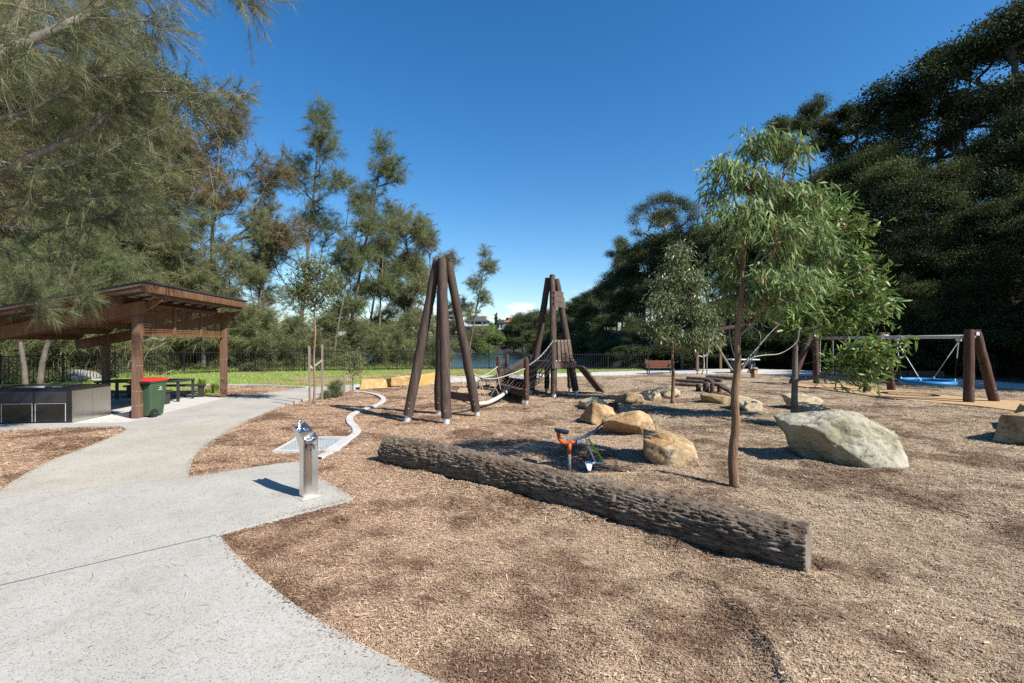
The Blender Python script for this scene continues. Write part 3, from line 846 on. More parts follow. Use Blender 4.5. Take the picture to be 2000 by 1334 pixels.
rng = np.random.default_rng(78)
n = 420000
y = np.sqrt(rng.uniform(2.4 ** 2, 11 ** 2, n)); x = rng.uniform(-1.1, 0.15, n) * y
ok = np.zeros(n, bool)
for pl in PATHS[:4]: ok |= in_poly(pl, x, y)
x, y = x[ok], y[ok]
dd = np.minimum.reduce([dist_poly(near_edge, x, y, False), dist_poly(pad, x, y, False), dist_poly(isl_a, x, y, False), dist_poly(isl_b, x, y, False), dist_poly(bed_l, x, y, False)])
ok = rng.uniform(0, 1, len(x)) < .75 * np.exp(-dd / .028) * (.25 + 1.1 * vnoise(x, y, 2.2, 21)) + .0012
x, y = x[ok], y[ok]; m = len(x)
a = rng.uniform(0, 2 * np.pi, m); L = rng.uniform(.008, .028, m); W = rng.uniform(.003, .008, m)
d = np.stack([np.cos(a), np.sin(a), rng.normal(0, .12, m)], 1) * (L / 2)[:, None]; s_ = np.stack([-np.sin(a), np.cos(a), rng.normal(0, .2, m)], 1) * (W / 2)[:, None]
c = np.stack([x, y, np.full(m, 0.0195)], 1)
Vv = np.stack([c - d - s_, c - d + s_, c + d + s_, c + d - s_], 1).reshape(-1, 3)
o = mesh_obj('stray_chips', fast_mesh('stray_chips', Vv, np.arange(4 * m).reshape(m, 4), MAT['chip'], np.repeat(rng.beta(2, 2, m), 4)))
tag(o, 'stray wood chips spilled along the edges of the concrete path', 'wood chips', kind='stuff')

# pale edging strip between lawn and mulch bed, and the winding concrete edging
e = GP([(372, 752.5), (480, 752.6), (540, 754.6), (600, 757.2)], 5)
mb = MB()
for p, q in zip(e[:-1], e[1:]): mb.bar((p[0], p[1], 0.0), (q[0], q[1], 0.0), 0.12, 0.09)
mb.build_thing('lawn_edging', MAT['plain_concrete'], 'thin pale concrete strip between the lawn and the mulch bed', 'edging', (e[0][0], e[0][1], 0))
# ------------------------------------------------------------------ TREES
def unit_rows(a):
    return a / np.maximum(np.linalg.norm(a, axis=1, keepdims=True), 1e-9)

LEAF_T = {
    'needle': (np.array([(0, -.5, 0), (0, .5, 0), (1, 0, -.06)]), np.array([(0, 1, 2)])),
    'lance': (np.array([(0, 0, 0), (.35, -.5, .04), (.35, .5, .04), (.75, -.32, -.02), (.75, .32, -.02), (1, 0, -.10)]),
              np.array([(0, 1, 2), (1, 3, 4), (1, 4, 2), (3, 5, 4)])),
    'oval': (np.array([(0, 0, 0), (.5, -.5, .07), (1, 0, -.05), (.5, .5, .07)]), np.array([(0, 1, 2), (0, 2, 3)])),
}
def leaf_geo(kind, p, d, L, W, rng, rnd, hint=None):
    """one leaf at each p along d; hint: preferred normal"""
    T, TF = LEAF_T[kind]
    n = len(p)
    d = unit_rows(d)
    h = rng.normal(0, 1, (n, 3)) if hint is None else hint + rng.normal(0, .55, (n, 3))
    s = unit_rows(np.cross(d, h)); nn = np.cross(s, d)
    V = p[:, None, :] + d[:, None, :] * (T[None, :, 0, None] * L[:, None, None]) + s[:, None, :] * (T[None, :, 1, None] * W[:, None, None]) + nn[:, None, :] * (T[None, :, 2, None] * L[:, None, None])
    k = len(T)
    F = (np.arange(n)[:, None, None] * k + TF[None]).reshape(-1, 3)
    return V.reshape(-1, 3), F, np.repeat(rnd, k)

class Leaves:
    def __init__(self): self.V = []; self.F = []; self.R = []; self.n = 0
    def add(self, g):
        V, F, R = g
        self.V.append(V); self.F.append(F + self.n); self.R.append(R); self.n += len(V)
    def mesh(self, name, mat):
        return fast_mesh(name, np.concatenate(self.V), np.concatenate(self.F), mat, np.concatenate(self.R))

def blob_targets(rng, blobs, n, shell=0.35):
    """points inside a set of ellipsoids (cx, cy, cz, rx, ry, rz)"""
    vol = np.array([b[3] * b[4] * b[5] for b in blobs]) ** 0.72
    cnt = rng.multinomial(n, vol / vol.sum())
    out = []
    for b, c in zip(blobs, cnt):
        u = unit_rows(rng.normal(0, 1, (c, 3))); r = (shell + (1 - shell) * rng.uniform(0, 1, (c, 1))) 
        out.append(np.array(b[:3]) + u * r * np.array(b[3:]))
    return np.concatenate(out)

def skeleton(rng, trunk, targets, rise=0.45, seg=6, wob=0.06):
    """connect every target to the nearest lower wood; returns polylines of node ids"""
    nodes = [np.array(p, float) for p in trunk]; parent = [-1] + list(range(len(trunk) - 1))
    pos = np.zeros((len(trunk) + len(targets) * seg + 5, 3)); pos[:len(nodes)] = nodes
    cnt = len(nodes)
    axis_xy = np.array(trunk)
    order = np.argsort([np.min(np.linalg.norm(axis_xy - t, axis=1)) for t in targets])
    branches = [list(range(len(trunk)))]
    par = parent + [0] * (len(targets) * seg + 5)
    first = max(1, len(trunk) // 5)
    for ti in order:
        t = targets[ti]
        q = pos[first:cnt]
        dv = t - q; dist = np.linalg.norm(dv, axis=1); hor = np.hypot(dv[:, 0], dv[:, 1])
        cost = dist + 3.0 * np.maximum(0, rise * hor - dv[:, 2])
        k = int(np.argmin(cost)) + first
        a = pos[k]; L = np.linalg.norm(t - a)
        if L < 1e-3: continue
        m = seg if L > 0.6 else max(2, seg // 2)
        ids = [k]
        bow = np.array((0, 0, 0.10 * L)) * rng.uniform(-.6, 1.0)
        for i in range(1, m + 1):
            f = i / m
            p = a + (t - a) * f + bow * math.sin(math.pi * f) + (rng.normal(0, wob * L / m, 3) if i < m else 0)
            pos[cnt] = p; par[cnt] = ids[-1]; ids.append(cnt); cnt += 1
        branches.append(ids)
    load = np.zeros(cnt)
    for b in branches[1:]: load[b[-1]] += 1
    for i in range(cnt - 1, 0, -1):
        if par[i] >= 0: load[par[i]] += load[i]
    return pos[:cnt], branches, load

def wood(mb, pos, branches, load, r_twig, trunk_r, power=0.5, rmax=None):
    n0 = len(branches[0])
    tr = [max(r_twig * 1.5, trunk_r[0] + (trunk_r[1] - trunk_r[0]) * (i / (n0 - 1)) ** 0.8) for i in range(n0)]
    tr[0] *= 1.25
    mb.tube([pos[i] for i in branches[0]], tr, 10)
    for b in branches[1:]:
        rr = [min(r_twig * max(1.0, load[i]) ** power, (rmax or 9)) for i in b]
        rr[0] = min(rr[0], rr[1] * 1.25) if b[0] < n0 else rr[0]
        mb.tube([pos[i] for i in b], rr, 6 if rr[1] > 0.03 else (4 if rr[1] > 0.012 else 3), cap=False)

def spots_on(rng, pos, branches, per, t0=0.35):
    """random points and directions on the outer part of the branches"""
    P_, D_ = [], []
    for b in branches[1:]:
        pts = pos[b]
        m = len(b) - 1
        f = rng.uniform(t0, 1.0, per) * m; i = np.minimum(f.astype(int), m - 1); fr = (f - i)[:, None]
        P_.append(pts[i] * (1 - fr) + pts[i + 1] * fr); D_.append(pts[i + 1] - pts[i])
    return np.concatenate(P_), unit_rows(np.concatenate(D_))

def bend_trunk(rng, H, lean, n=12, wob=0.012):
    pts = []
    off = np.zeros(2)
    for i in range(n):
        t = i / (n - 1)
        off = off + rng.normal(0, wob * H / n ** .5, 2) * (i > 0)
        pts.append((lean[0] * H * t ** 1.2 + off[0], lean[1] * H * t ** 1.2 + off[1], H * t))
    return np.array(pts)

def casuarina(seed, H, lean, blobs, ntar, per, nn, nl, nw, trunk_r, t0=0.3, droop=0.35, r_twig=0.008):
    rng = np.random.default_rng(seed)
    trunk = bend_trunk(rng, H * 0.93, lean)
    tb = []
    for (f, dx, dy, rx, ry, rz) in blobs:      # blob heights as fraction of H, offsets from the trunk line
        k = min(f / 0.93, 1.0) * (len(trunk) - 1); i = min(int(k), len(trunk) - 2); c = trunk[i] + (trunk[i + 1] - trunk[i]) * (k - i)
        tb.append((c[0] + dx * 1.15, c[1] + dy, f * H, rx * 1.2, ry * 1.2, rz * 1.2))
    tg = blob_targets(rng, tb, ntar, 0.2)
    tg = tg[tg[:, 2] > 0.12]
    pos, br, load = skeleton(rng, trunk, tg, 0.55)
    mb = MB(); wood(mb, pos, br, load, r_twig, trunk_r, 0.5, trunk_r[0] * .6)
    p, d = spots_on(rng, pos, br, per, t0)
    n = len(p)
    # plumes: needles set along short fine branchlets, drooping at the tips
    tw = unit_rows(d * 0.7 + rng.normal(0, 0.5, (n, 3)) + np.array((0, 0, 0.05)))
    tl = rng.uniform(.35, 1.0, n) * nl * 1.7
    f = rng.uniform(0, 1, (n * nn, 1))
    TW = np.repeat(tw, nn, 0)
    p = np.repeat(p, nn, 0) + TW * f * np.repeat(tl, nn)[:, None] + rng.normal(0, 0.025, (n * nn, 3)) + np.array((0, 0, -.10)) * f * f * np.repeat(tl, nn)[:, None]
    dd = TW * 0.8 + rng.normal(0, 0.36, (n * nn, 3)) + np.array((0, 0, -droop)) * (0.4 + f)
    N = n * nn
    lv = Leaves()
    hue = np.repeat(np.clip(rng.normal(0.42, 0.2, n), 0, 1), nn) + rng.normal(0, 0.12, N)
    lv.add(leaf_geo('needle', p, dd, rng.uniform(nl * .5, nl * 1.2, N), np.full(N, nw), rng, np.clip(hue, 0, 1)))
    return mb, lv

def broadleaf(seed, H, blobs, ntar, per, ll, lw, trunk_r, kind='oval', rise=0.3, hang=-0.1, r_twig=0.012, spread=0.25, trunk=None, power=.5, fork=0.72):
    rng = np.random.default_rng(seed)
    if trunk is None:
        trunk = bend_trunk(rng, H * fork, (rng.normal(0, .05), rng.normal(0, .05)), 9, 0.015)
    tg = blob_targets(rng, blobs, ntar, 0.2)
    pos, br, load = skeleton(rng, trunk, tg, rise, 6, 0.1)
    mb = MB(); wood(mb, pos, br, load, r_twig, trunk_r, power, trunk_r[0] * .62)
    p, d = spots_on(rng, pos, br, per, 0.62)
    n = len(p)
    p = p + rng.normal(0, spread, (n, 3)) * np.array((1, 1, .55))
    dd = d * .4 + rng.normal(0, .6, (n, 3)) + np.array((0, 0, hang))
    lv = Leaves()
    lv.add(leaf_geo(kind, p, dd, rng.uniform(ll * .65, ll * 1.25, n), rng.uniform(lw * .7, lw * 1.2, n), rng, np.clip(rng.normal(.45, .25, n), 0, 1), np.array((0, 0, 1.0)) if kind == 'oval' else None))
    return mb, lv

PROTO = {}
def proto(key, gen, H, bark, leaf):
    mb, lv = gen
    me_w = bpy.data.meshes.new(key + '_trunk')
    me_w.from_pydata(mb.v, [], mb.f)
    for p in me_w.polygons: p.use_smooth = True
    me_w.materials.append(bark)
    PROTO[key] = (me_w, lv.mesh(key + '_crown', leaf), H)

def tree(key, name, label, loc, scale, yaw, group=None, leaf=None, cat='tree', sxy=None):
    me_w, me_l, H = PROTO[key]
    root = thing(name, label, cat, loc, group)
    sxy = sxy or scale
    root.rotation_euler = (0, 0, yaw); root.scale = (sxy, sxy, scale)
    a = bpy.data.objects.new('trunk', me_w); link(a, root)
    b = bpy.data.objects.new('crown', me_l); link(b, root)
    if leaf is not None:
        b.material_slots[0].link = 'OBJECT'; b.material_slots[0].material = leaf
    return root

# --- casuarina kinds
proto('cas_tall', casuarina(1, 17, (0.10, 0.0), [(.97, 0, 0, .7, .7, 1.0), (.88, .3, 0, 1.3, 1.2, 1.3), (.78, -1.0, .3, 1.2, 1.1, 1.2), (.74, 1.3, -.3, 1.4, 1.3, 1.0), (.62, .2, .6, 1.8, 1.6, 1.3), (.52, -1.6, -.4, 1.3, 1.2, 1.0), (.46, 1.5, .2, 1.3, 1.2, .9), (.36, -.6, .5, 1.5, 1.3, 1.0)], 380, 7, 18, .40, .0135, (.17, .03)), 17, MAT['bark_cas'], MAT['needle_green'])
proto('cas_slim', casuarina(2, 15, (0.16, 0.02), [(.97, 0, 0, .6, .6, .9), (.88, .4, 0, .95, .9, .8), (.77, -.5, .2, 1.0, .9, .9), (.66, .5, -.3, 1.05, 1.0, .8), (.56, -.7, 0, 1.0, 1.0, .7), (.42, .9, .3, .9, .9, .6), (.33, -.6, 0, .8, .8, .5)], 250, 7, 18, .38, .0135, (.15, .03)), 15, MAT['bark_cas'], MAT['needle_green'])
proto('cas_open', casuarina(3, 13, (0.05, 0.0), [(.95, .3, 0, 1.0, 1.0, .8), (.85, -1.4, 0, 1.1, 1.0, .8), (.80, 1.7, .4, 1.2, 1.0, .8), (.68, .2, -.4, 1.5, 1.3, .8), (.58, 2.3, 0, 1.1, 1.0, .7), (.55, -2.0, .4, 1.2, 1.0, .7), (.40, -1.0, .2, 1.3, 1.2, .7)], 340, 7, 18, .40, .0135, (.15, .03)), 13, MAT['bark_cas'], MAT['needle_olive'])
proto('cas_dense', casuarina(4, 14, (0.03, 0.03), [(.92, 0, 0, 1.6, 1.6, 1.2), (.80, -1.3, .5, 2.0, 1.8, 1.5), (.74, 1.6, -.5, 2.0, 1.8, 1.5), (.58, 0, 0, 2.8, 2.6, 1.6), (.42, -1.9, .6, 2.1, 2.0, 1.4), (.40, 1.9, -.4, 2.1, 2.0, 1.4), (.24, .3, 0, 2.4, 2.2, 1.4)], 640, 7, 18, .40, .0135, (.2, .04), droop=.45), 14, MAT['bark_cas'], MAT['needle_olive'])
proto('cas_bush', casuarina(5, 4.2, (0.05, 0.0), [(.85, 0, 0, .9, .8, .6), (.6, -.7, .2, 1.1, 1.0, .8), (.55, .9, -.2, 1.1, 1.0, .8), (.28, 0, 0, 1.5, 1.2, .9), (.2, 1.1, 0, .9, .9, .6), (.2, -1.1, 0, .9, .9, .6)], 330, 7, 17, .32, .011, (.06, .015), t0=.25, droop=.35, r_twig=.006), 4.2, MAT['bark_cas'], MAT['needle_olive'])
# --- forest kinds on the hillside
def puffs(rng, n, R, z0, z1, r0, r1, flat=.6):
    out = []
    for i in range(n):
        a = i * 2.4 + rng.uniform(-.7, .7); f = math.sqrt((i + .5) / n) * rng.uniform(.8, 1.12); rr = rng.uniform(r0, r1)
        out.append((math.cos(a) * R * f, math.sin(a) * R * f, z1 - (z1 - z0) * f ** 1.5 * rng.uniform(.45, 1.15) - rng.uniform(0, .08) * z1, rr * rng.uniform(.8, 1.3), rr * rng.uniform(.8, 1.3), rr * flat * rng.uniform(.75, 1.35)))
    return out
rg = np.random.default_rng(3)
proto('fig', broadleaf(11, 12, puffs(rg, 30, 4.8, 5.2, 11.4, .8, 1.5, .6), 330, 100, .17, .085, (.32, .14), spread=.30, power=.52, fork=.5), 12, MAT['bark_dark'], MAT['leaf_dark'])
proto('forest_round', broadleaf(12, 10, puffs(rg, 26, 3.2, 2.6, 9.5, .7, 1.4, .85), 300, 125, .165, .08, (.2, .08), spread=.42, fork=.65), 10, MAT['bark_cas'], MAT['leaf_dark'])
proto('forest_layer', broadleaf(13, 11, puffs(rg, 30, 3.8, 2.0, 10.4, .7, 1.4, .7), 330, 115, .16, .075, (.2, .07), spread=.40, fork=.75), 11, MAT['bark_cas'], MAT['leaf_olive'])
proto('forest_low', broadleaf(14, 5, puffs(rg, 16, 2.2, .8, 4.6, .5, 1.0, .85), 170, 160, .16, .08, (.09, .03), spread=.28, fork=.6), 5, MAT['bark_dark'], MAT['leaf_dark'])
proto('gum_umbrella', broadleaf(15, 14, [(0, 0, 13.0, 1.4, 1.4, .8), (-1.1, .3, 12.5, 1.1, 1.1, .6), (1.3, -.2, 12.6, 1.2, 1.1, .6), (-2.3, .4, 11.8, 1.3, 1.2, .65), (2.4, -.3, 11.9, 1.5, 1.3, .7), (-3.5, 0, 10.6, 1.2, 1.2, .6), (3.6, .5, 10.9, 1.1, 1.2, .6), (.4, 1.5, 11.4, 1.5, 1.2, .6), (-1.4, -1.2, 9.8, 1.3, 1.1, .6), (1.9, 1.0, 9.9, 1.2, 1.0, .6), (-3.0, .6, 9.2, .9, .9, .5), (3.2, -.5, 9.3, .9, .9, .5), (0, -.3, 11.3, 1.5, 1.4, .7), (-.9, .2, 10.6, 1.2, 1.0, .6), (1.0, .1, 10.7, 1.2, 1.0, .6)], 300, 85, .17, .05, (.2, .09), hang=-.3, spread=.34, fork=.55, rise=.55), 14, MAT['bark_pale'], MAT['leaf_olive'])
proto('gum_slim', broadleaf(16, 12, [(0, 0, 11.2, 1.0, 1.0, .7), (-.8, .2, 10.0, 1.0, .9, .6), (.9, -.2, 10.2, .9, .9, .55), (.3, .4, 9.0, .9, .9, .5)], 100, 130, .16, .05, (.14, .06), hang=-.3, spread=.2, fork=.7, rise=.5), 12, MAT['bark_cas'], MAT['leaf_olive'])
proto('cypress', broadleaf(17, 9, [(0, 0, 1.2 + i * .95, .75 - abs(i - 3) * .06, .75 - abs(i - 3) * .06, .8) for i in range(8)], 120, 45, .3, .16, (.12, .04), spread=.15), 9, MAT['bark_dark'], MAT['leaf_dark'])

def base_z(x, y): return gh(x, y)
def plant(key, px, top, d, name, label, yaw=None, group=None, leaf=None, sxy=None, zb=None, cat='tree'):
    x = X_at(px, d)
    z = gh(x, d) if zb is None else zb
    zt = EYE + (667 - top) / FPX * d
    s = max(0.15, (zt - z) / PROTO[key][2])
    return tree(key, name, label, (x, d, z - 0.05), s, random.uniform(0, 6.28) if yaw is None else yaw, group, leaf, cat, sxy=None if sxy is None else s * sxy)
random.seed(4)

# --- trees along the lake bank, behind the fence (left to right)
CG = 'casuarinas along the lake bank'
plant('cas_open', 405, 195, 29, 'casuarina_tree', 'tall rusty brown casuarina standing above the dense trees behind the shelter', 0.4, CG, MAT['needle_brown'])
plant('cas_tall', 575, 212, 33, 'casuarina_tree', 'tallest green casuarina of the bank, highest against the sky left of centre', 0.0, CG)
plant('cas_slim', 665, 268, 34, 'casuarina_tree', 'slim casuarina leaning right with a dark bare lower trunk', 0.0, CG, MAT['needle_green'])
plant('cas_tall', 500, 350, 30, 'casuarina_tree', 'olive casuarina between the rusty one and the tallest one', 1.6, CG, MAT['needle_olive'])
plant('cas_slim', 645, 395, 31, 'casuarina_tree', 'leaning casuarina behind the staked sapling, trunk sloping up to the right', 0.3, CG)
plant('cas_slim', 700, 395, 36, 'casuarina_tree', 'leaning casuarina right of the sapling, half hidden by its neighbours', 0.1, CG, MAT['needle_olive'])
plant('cas_open', 800, 398, 37, 'casuarina_tree', 'brownish casuarina with a wide top left of the near pole tripod', 2.2, CG, MAT['needle_olive'])
plant('cas_open', 740, 455, 34, 'casuarina_tree', 'lower spreading casuarina in front of the brownish one', 0.9, CG, MAT['needle_green'])
plant('cas_open', 848, 460, 40, 'casuarina_tree', 'sparse casuarina just left of the tripod top', 3.7, CG, MAT['needle_brown'])
plant('cas_slim', 905, 482, 38, 'casuarina_tree', 'thin airy casuarina right of the near pole tripod', 0.35, CG, MAT['needle_olive'])
plant('cas_dense', 395, 400, 27, 'casuarina_tree', 'dense olive casuarina behind the shelter roof edge', 0.8, CG)
plant('cas_dense', 310, 330, 27, 'casuarina_tree', 'dense casuarina rising directly behind the shelter roof', 2.0, CG)
plant('cas_dense', 180, 190, 27, 'casuarina_tree', 'dense tall casuarina behind the left part of the shelter', 4.1, CG)
plant('cas_dense', 60, 70, 28, 'casuarina_tree', 'dense tall casuarina at the left edge behind the shelter', 3.0, CG)
plant('cas_dense', 250, 215, 33, 'casuarina_tree', 'dense casuarina farther back between the tall ones on the left', 5.2, CG, MAT['needle_brown'])
plant('cas_dense', 120, 330, 23.5, 'casuarina_tree', 'bushy olive casuarina above the left end of the shelter roof', 1.1, CG)
plant('cas_dense', 20, -110, 23, 'casuarina_tree', 'huge dark casuarina filling the top left corner', 2.2, CG, MAT['needle_brown'])
plant('cas_dense', 150, -20, 25, 'casuarina_tree', 'tall casuarina behind the pale bough near the top left corner', 5.5, CG)
plant('cas_dense', 235, 110, 29, 'casuarina_tree', 'tall olive casuarina right of the top left corner group', 0.9, CG, MAT['needle_brown'])
plant('cas_dense', -60, 120, 24, 'casuarina_tree', 'dense casuarina cut off by the left edge of the picture', 0.2, CG)
plant('gum_umbrella', 290, 92, 36, 'gum_tree', 'gum tree showing rounded leafy tops between the casuarinas on the left', 0.5, None, None, .75)
plant('cas_open', 455, 470, 31, 'casuarina_tree', 'mid height olive casuarina above the right roof corner', 4.4, CG, MAT['needle_brown'])
for (k, px, top, d, lf, yaw, lab) in (('cas_slim', 520, 430, 32, 'olive', 5.0, 'slim casuarina below the tallest one'), ('cas_slim', 770, 420, 39, 'green', 0.2, 'slim casuarina far back between the brownish ones'),
        ('cas_open', 690, 520, 37, 'olive', 4.1, 'low casuarina far back right of the sapling'), ('cas_dense', 350, 480, 29, 'green', 3.3, 'dense green casuarina low behind the right roof corner')):
    plant(k, px, top, d, 'casuarina_tree', lab, yaw, CG, MAT['needle_' + lf])
BG = 'casuarina bushes behind the fence'
for i, (px, top, d, lf) in enumerate(((20, 540, 21.5, 'green'), (105, 550, 23, 'olive'), (190, 540, 25, 'olive'), (262, 545, 27.5, 'green'), (330, 560, 28.5, 'olive'), (400, 560, 29.5, 'olive'), (462, 590, 30, 'green'), (525, 598, 30.5, 'olive'), (585, 612, 31, 'green'), (640, 608, 31.5, 'olive'), (700, 615, 32, 'olive'), (760, 632, 33, 'green'), (810, 600, 34, 'olive'), (838, 655, 33.5, 'green'))):
    tags = ['leftmost casuarina bush behind the fence, by the picture edge', 'casuarina bush behind the fence above the barbecue', 'casuarina bush behind the fence by the dark rear shelter post', 'casuarina bush behind the fence left of the front shelter post',
            'casuarina bush behind the fence under the slatted screen', 'casuarina bush behind the fence beside the right rear shelter post', 'casuarina bush behind the fence just right of the shelter', 'casuarina bush behind the fence between shelter and sapling',
            'casuarina bush behind the fence left of the staked sapling', 'casuarina bush behind the fence right of the staked sapling', 'casuarina bush behind the fence above the sandstone wall', 'casuarina bush behind the fence before the open water',
            'casuarina bush behind the fence left of the near tripod', 'casuarina bush behind the fence behind the near tripod legs']
    plant('cas_bush', px, top, d, 'casuarina_bush', tags[i], None, BG, MAT['needle_' + lf], 1.15, cat='bush')
plant('forest_low', 943, 632, 112, 'willow_bush', 'soft bright green bush overhanging the lake below the houses', 0.3, None, MAT['leaf_fresh'], 1.25, zb=-1.6, cat='bush')
plant('forest_low', 912, 650, 110, 'willow_bush', 'smaller green bush at the water left of the bright one', 1.3, None, MAT['leaf_far'], 1.3, zb=-1.6, cat='bush')

# --- pale trunked trees by the barbecue
proto('cas_bank', casuarina(8, 7.5, (0.22, 0.05), [(.9, 0, 0, 1.3, 1.2, .8), (.75, 1.2, .2, 1.4, 1.2, .8), (.7, -1.1, .3, 1.3, 1.2, .8), (.52, .4, -.3, 1.5, 1.3, .7)], 260, 7, 17, .32, .010, (.13, .05)), 7.5, MAT['bark_cas'], MAT['needle_green'])
plant('cas_bank', 50, 470, 16.6, 'casuarina_tree', 'pale upright trunk before the fence behind the barbecue', 2.5, CG)
plant('cas_bank', 76, 430, 17.2, 'casuarina_tree', 'leaning pale trunk beside the upright one behind the barbecue', 0.1, CG)
proto('cas_dead', casuarina(9, 4.0, (0.35, 0.0), [(.9, .4, 0, .9, .8, .4), (.6, -.6, .2, .9, .8, .4), (.5, .9, 0, 1.0, .8, .4)], 60, 2, 4, .2, .008, (.09, .03), r_twig=.007), 4.0, MAT['bark_pale'], MAT['needle_brown'])
plant('cas_dead', 205, 640, 23.8, 'dead_tree', 'bleached leaning bare trunk behind the fence left of the front shelter post', 0.4, None)
plant('cas_dead', 120, 655, 22.2, 'dead_tree', 'grey bare branches lying behind the fence over the bank rocks', 1.0, None)

# --- forest on the hillside, right
FG = 'trees of the shaded forest on the hillside'
FL = 'dark broadleaf tree of the steep shaded forest above the swings'
far = [(1092, 603, 120), (1112, 585, 110), (1135, 568, 100), (1160, 556, 92), (1185, 545, 84), (1150, 590, 70), (1205, 520, 74), (1232, 500, 66), (1258, 462, 60), (1215, 560, 56), (1285, 446, 56), (1320, 436, 52), (1350, 430, 50), (1382, 432, 47), (1270, 540, 48), (1330, 530, 44), (1180, 610, 52), (1235, 612, 45)]
for i, (px, top, d) in enumerate(far):
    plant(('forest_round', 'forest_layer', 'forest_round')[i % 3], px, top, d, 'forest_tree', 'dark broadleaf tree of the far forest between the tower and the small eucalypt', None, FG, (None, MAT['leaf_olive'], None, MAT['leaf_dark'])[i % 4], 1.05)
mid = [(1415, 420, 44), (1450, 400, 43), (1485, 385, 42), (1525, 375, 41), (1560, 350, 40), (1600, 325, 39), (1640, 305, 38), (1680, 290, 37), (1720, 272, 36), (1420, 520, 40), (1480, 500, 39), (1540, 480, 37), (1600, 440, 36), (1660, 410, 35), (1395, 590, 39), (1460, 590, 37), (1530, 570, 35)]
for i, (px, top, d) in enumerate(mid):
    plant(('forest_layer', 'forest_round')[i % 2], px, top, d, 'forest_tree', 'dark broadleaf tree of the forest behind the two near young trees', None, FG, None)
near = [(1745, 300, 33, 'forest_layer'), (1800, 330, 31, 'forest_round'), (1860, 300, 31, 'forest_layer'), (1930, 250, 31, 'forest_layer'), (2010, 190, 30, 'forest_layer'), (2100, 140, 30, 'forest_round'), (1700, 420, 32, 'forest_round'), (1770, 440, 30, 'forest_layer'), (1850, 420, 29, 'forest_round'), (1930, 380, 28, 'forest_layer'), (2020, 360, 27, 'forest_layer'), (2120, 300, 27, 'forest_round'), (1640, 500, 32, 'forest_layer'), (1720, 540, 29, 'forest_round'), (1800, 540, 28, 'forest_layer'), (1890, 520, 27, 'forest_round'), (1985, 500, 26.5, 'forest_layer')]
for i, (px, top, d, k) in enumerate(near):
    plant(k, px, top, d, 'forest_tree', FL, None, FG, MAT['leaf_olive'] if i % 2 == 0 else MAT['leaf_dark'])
low = [(1265, 668, 36), (1310, 660, 35), (1215, 670, 42), (1365, 655, 35), (1425, 650, 34), (1480, 640, 33), (1545, 640, 32), (1605, 630, 30), (1665, 620, 29), (1735, 620, 28), (1800, 615, 27), (1870, 610, 26), (1940, 605, 25), (2010, 600, 24.5)]
for i, (px, top, d) in enumerate(low):
    plant('forest_low', px, top, d, 'forest_shrub', 'dark leafy shrub at the foot of the shaded hillside', None, 'shrubs at the hill foot', None, 1.3, cat='shrub')
plant('fig', 1850, 75, 38, 'fig_tree', 'wide dark fig tree on the ridge spreading against the sky', 0.6, None, None, 1.15)
plant('fig', 1990, -10, 35, 'fig_tree', 'big dark fig tree at the top right corner of the picture', 2.6, None, None, 1.0)
plant('fig', 1795, 165, 41, 'fig_tree', 'smaller dark fig tree left of the wide one on the ridge', 4.0, None, None, .9)
plant('gum_slim', 1590, 188, 46, 'gum_tree', 'slender gum with a round tuft top on the ridge behind the near eucalypt', 0.3, None)
plant('gum_slim', 1655, 200, 46, 'gum_tree', 'sparse gum on the ridge beside the tuft topped one', 2.0, None, MAT['leaf_dark'], 1.3)
plant('gum_slim', 1522, 225, 46, 'gum_tree', 'gum on the ridge peeping out behind the near eucalypt top', 4.0, None)
plant('gum_umbrella', 1300, 366, 56, 'gum_tree', 'tall umbrella topped gum above the forest left of the near eucalypt', 0.2, None)
plant('gum_umbrella', 1215, 455, 72, 'gum_tree', 'pale feathery gum at the left end of the forest skyline', 1.4, None, None, .8)
# the forest goes on beyond the right edge and shades the far path
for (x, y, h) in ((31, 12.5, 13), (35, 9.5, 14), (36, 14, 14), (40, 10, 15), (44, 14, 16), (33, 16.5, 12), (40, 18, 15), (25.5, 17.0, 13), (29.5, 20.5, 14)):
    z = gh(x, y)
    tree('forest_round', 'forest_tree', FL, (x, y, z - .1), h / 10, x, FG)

for (px, top, d) in ((1003, 628, 150), (1022, 606, 145), (1042, 600, 130), (1062, 606, 115), (1080, 598, 104), (1100, 610, 92), (1122, 622, 80), (1075, 640, 86), (1110, 648, 70), (1150, 650, 58), (1040, 640, 100), (1190, 655, 50), (1170, 630, 62)):
    plant(('forest_round', 'forest_low')[top > 615], px, top, d, 'shore_tree', 'tree or bush on the lake shore below the far forest', None, 'trees on the shore below the forest', MAT['leaf_far'] if top % 2 else MAT['leaf_olive'], 1.3, zb=-1.3)
# --- far bank: trees round the houses
TG = 'trees on the far lake bank'
for i, (px, top, d) in enumerate(((880, 622, 176), (905, 640, 172), (955, 632, 186), (990, 640, 182), (1015, 618, 190), (1035, 610, 186), (1050, 622, 178), (865, 600, 200), (930, 612, 214), (980, 622, 216), (820, 620, 185), (780, 625, 180), (740, 615, 190), (690, 622, 182), (640, 618, 192), (580, 615, 188), (520, 620, 190), (1020, 640, 176), (1000, 655, 172), (450, 618, 190), (960, 655, 171), (895, 655, 171))):
    plant(('forest_round', 'forest_layer', 'forest_low')[i % 3], px, top, d, 'bank_tree', 'soft green tree on the far bank of the lake', None, TG, (MAT['leaf_far'], MAT['leaf_far'], MAT['leaf_fresh'])[i % 3], 1.25)
plant('cypress', 969, 608, 190, 'cypress_tree', 'narrow dark cypress standing between the two far houses', 0, None, None, .8)
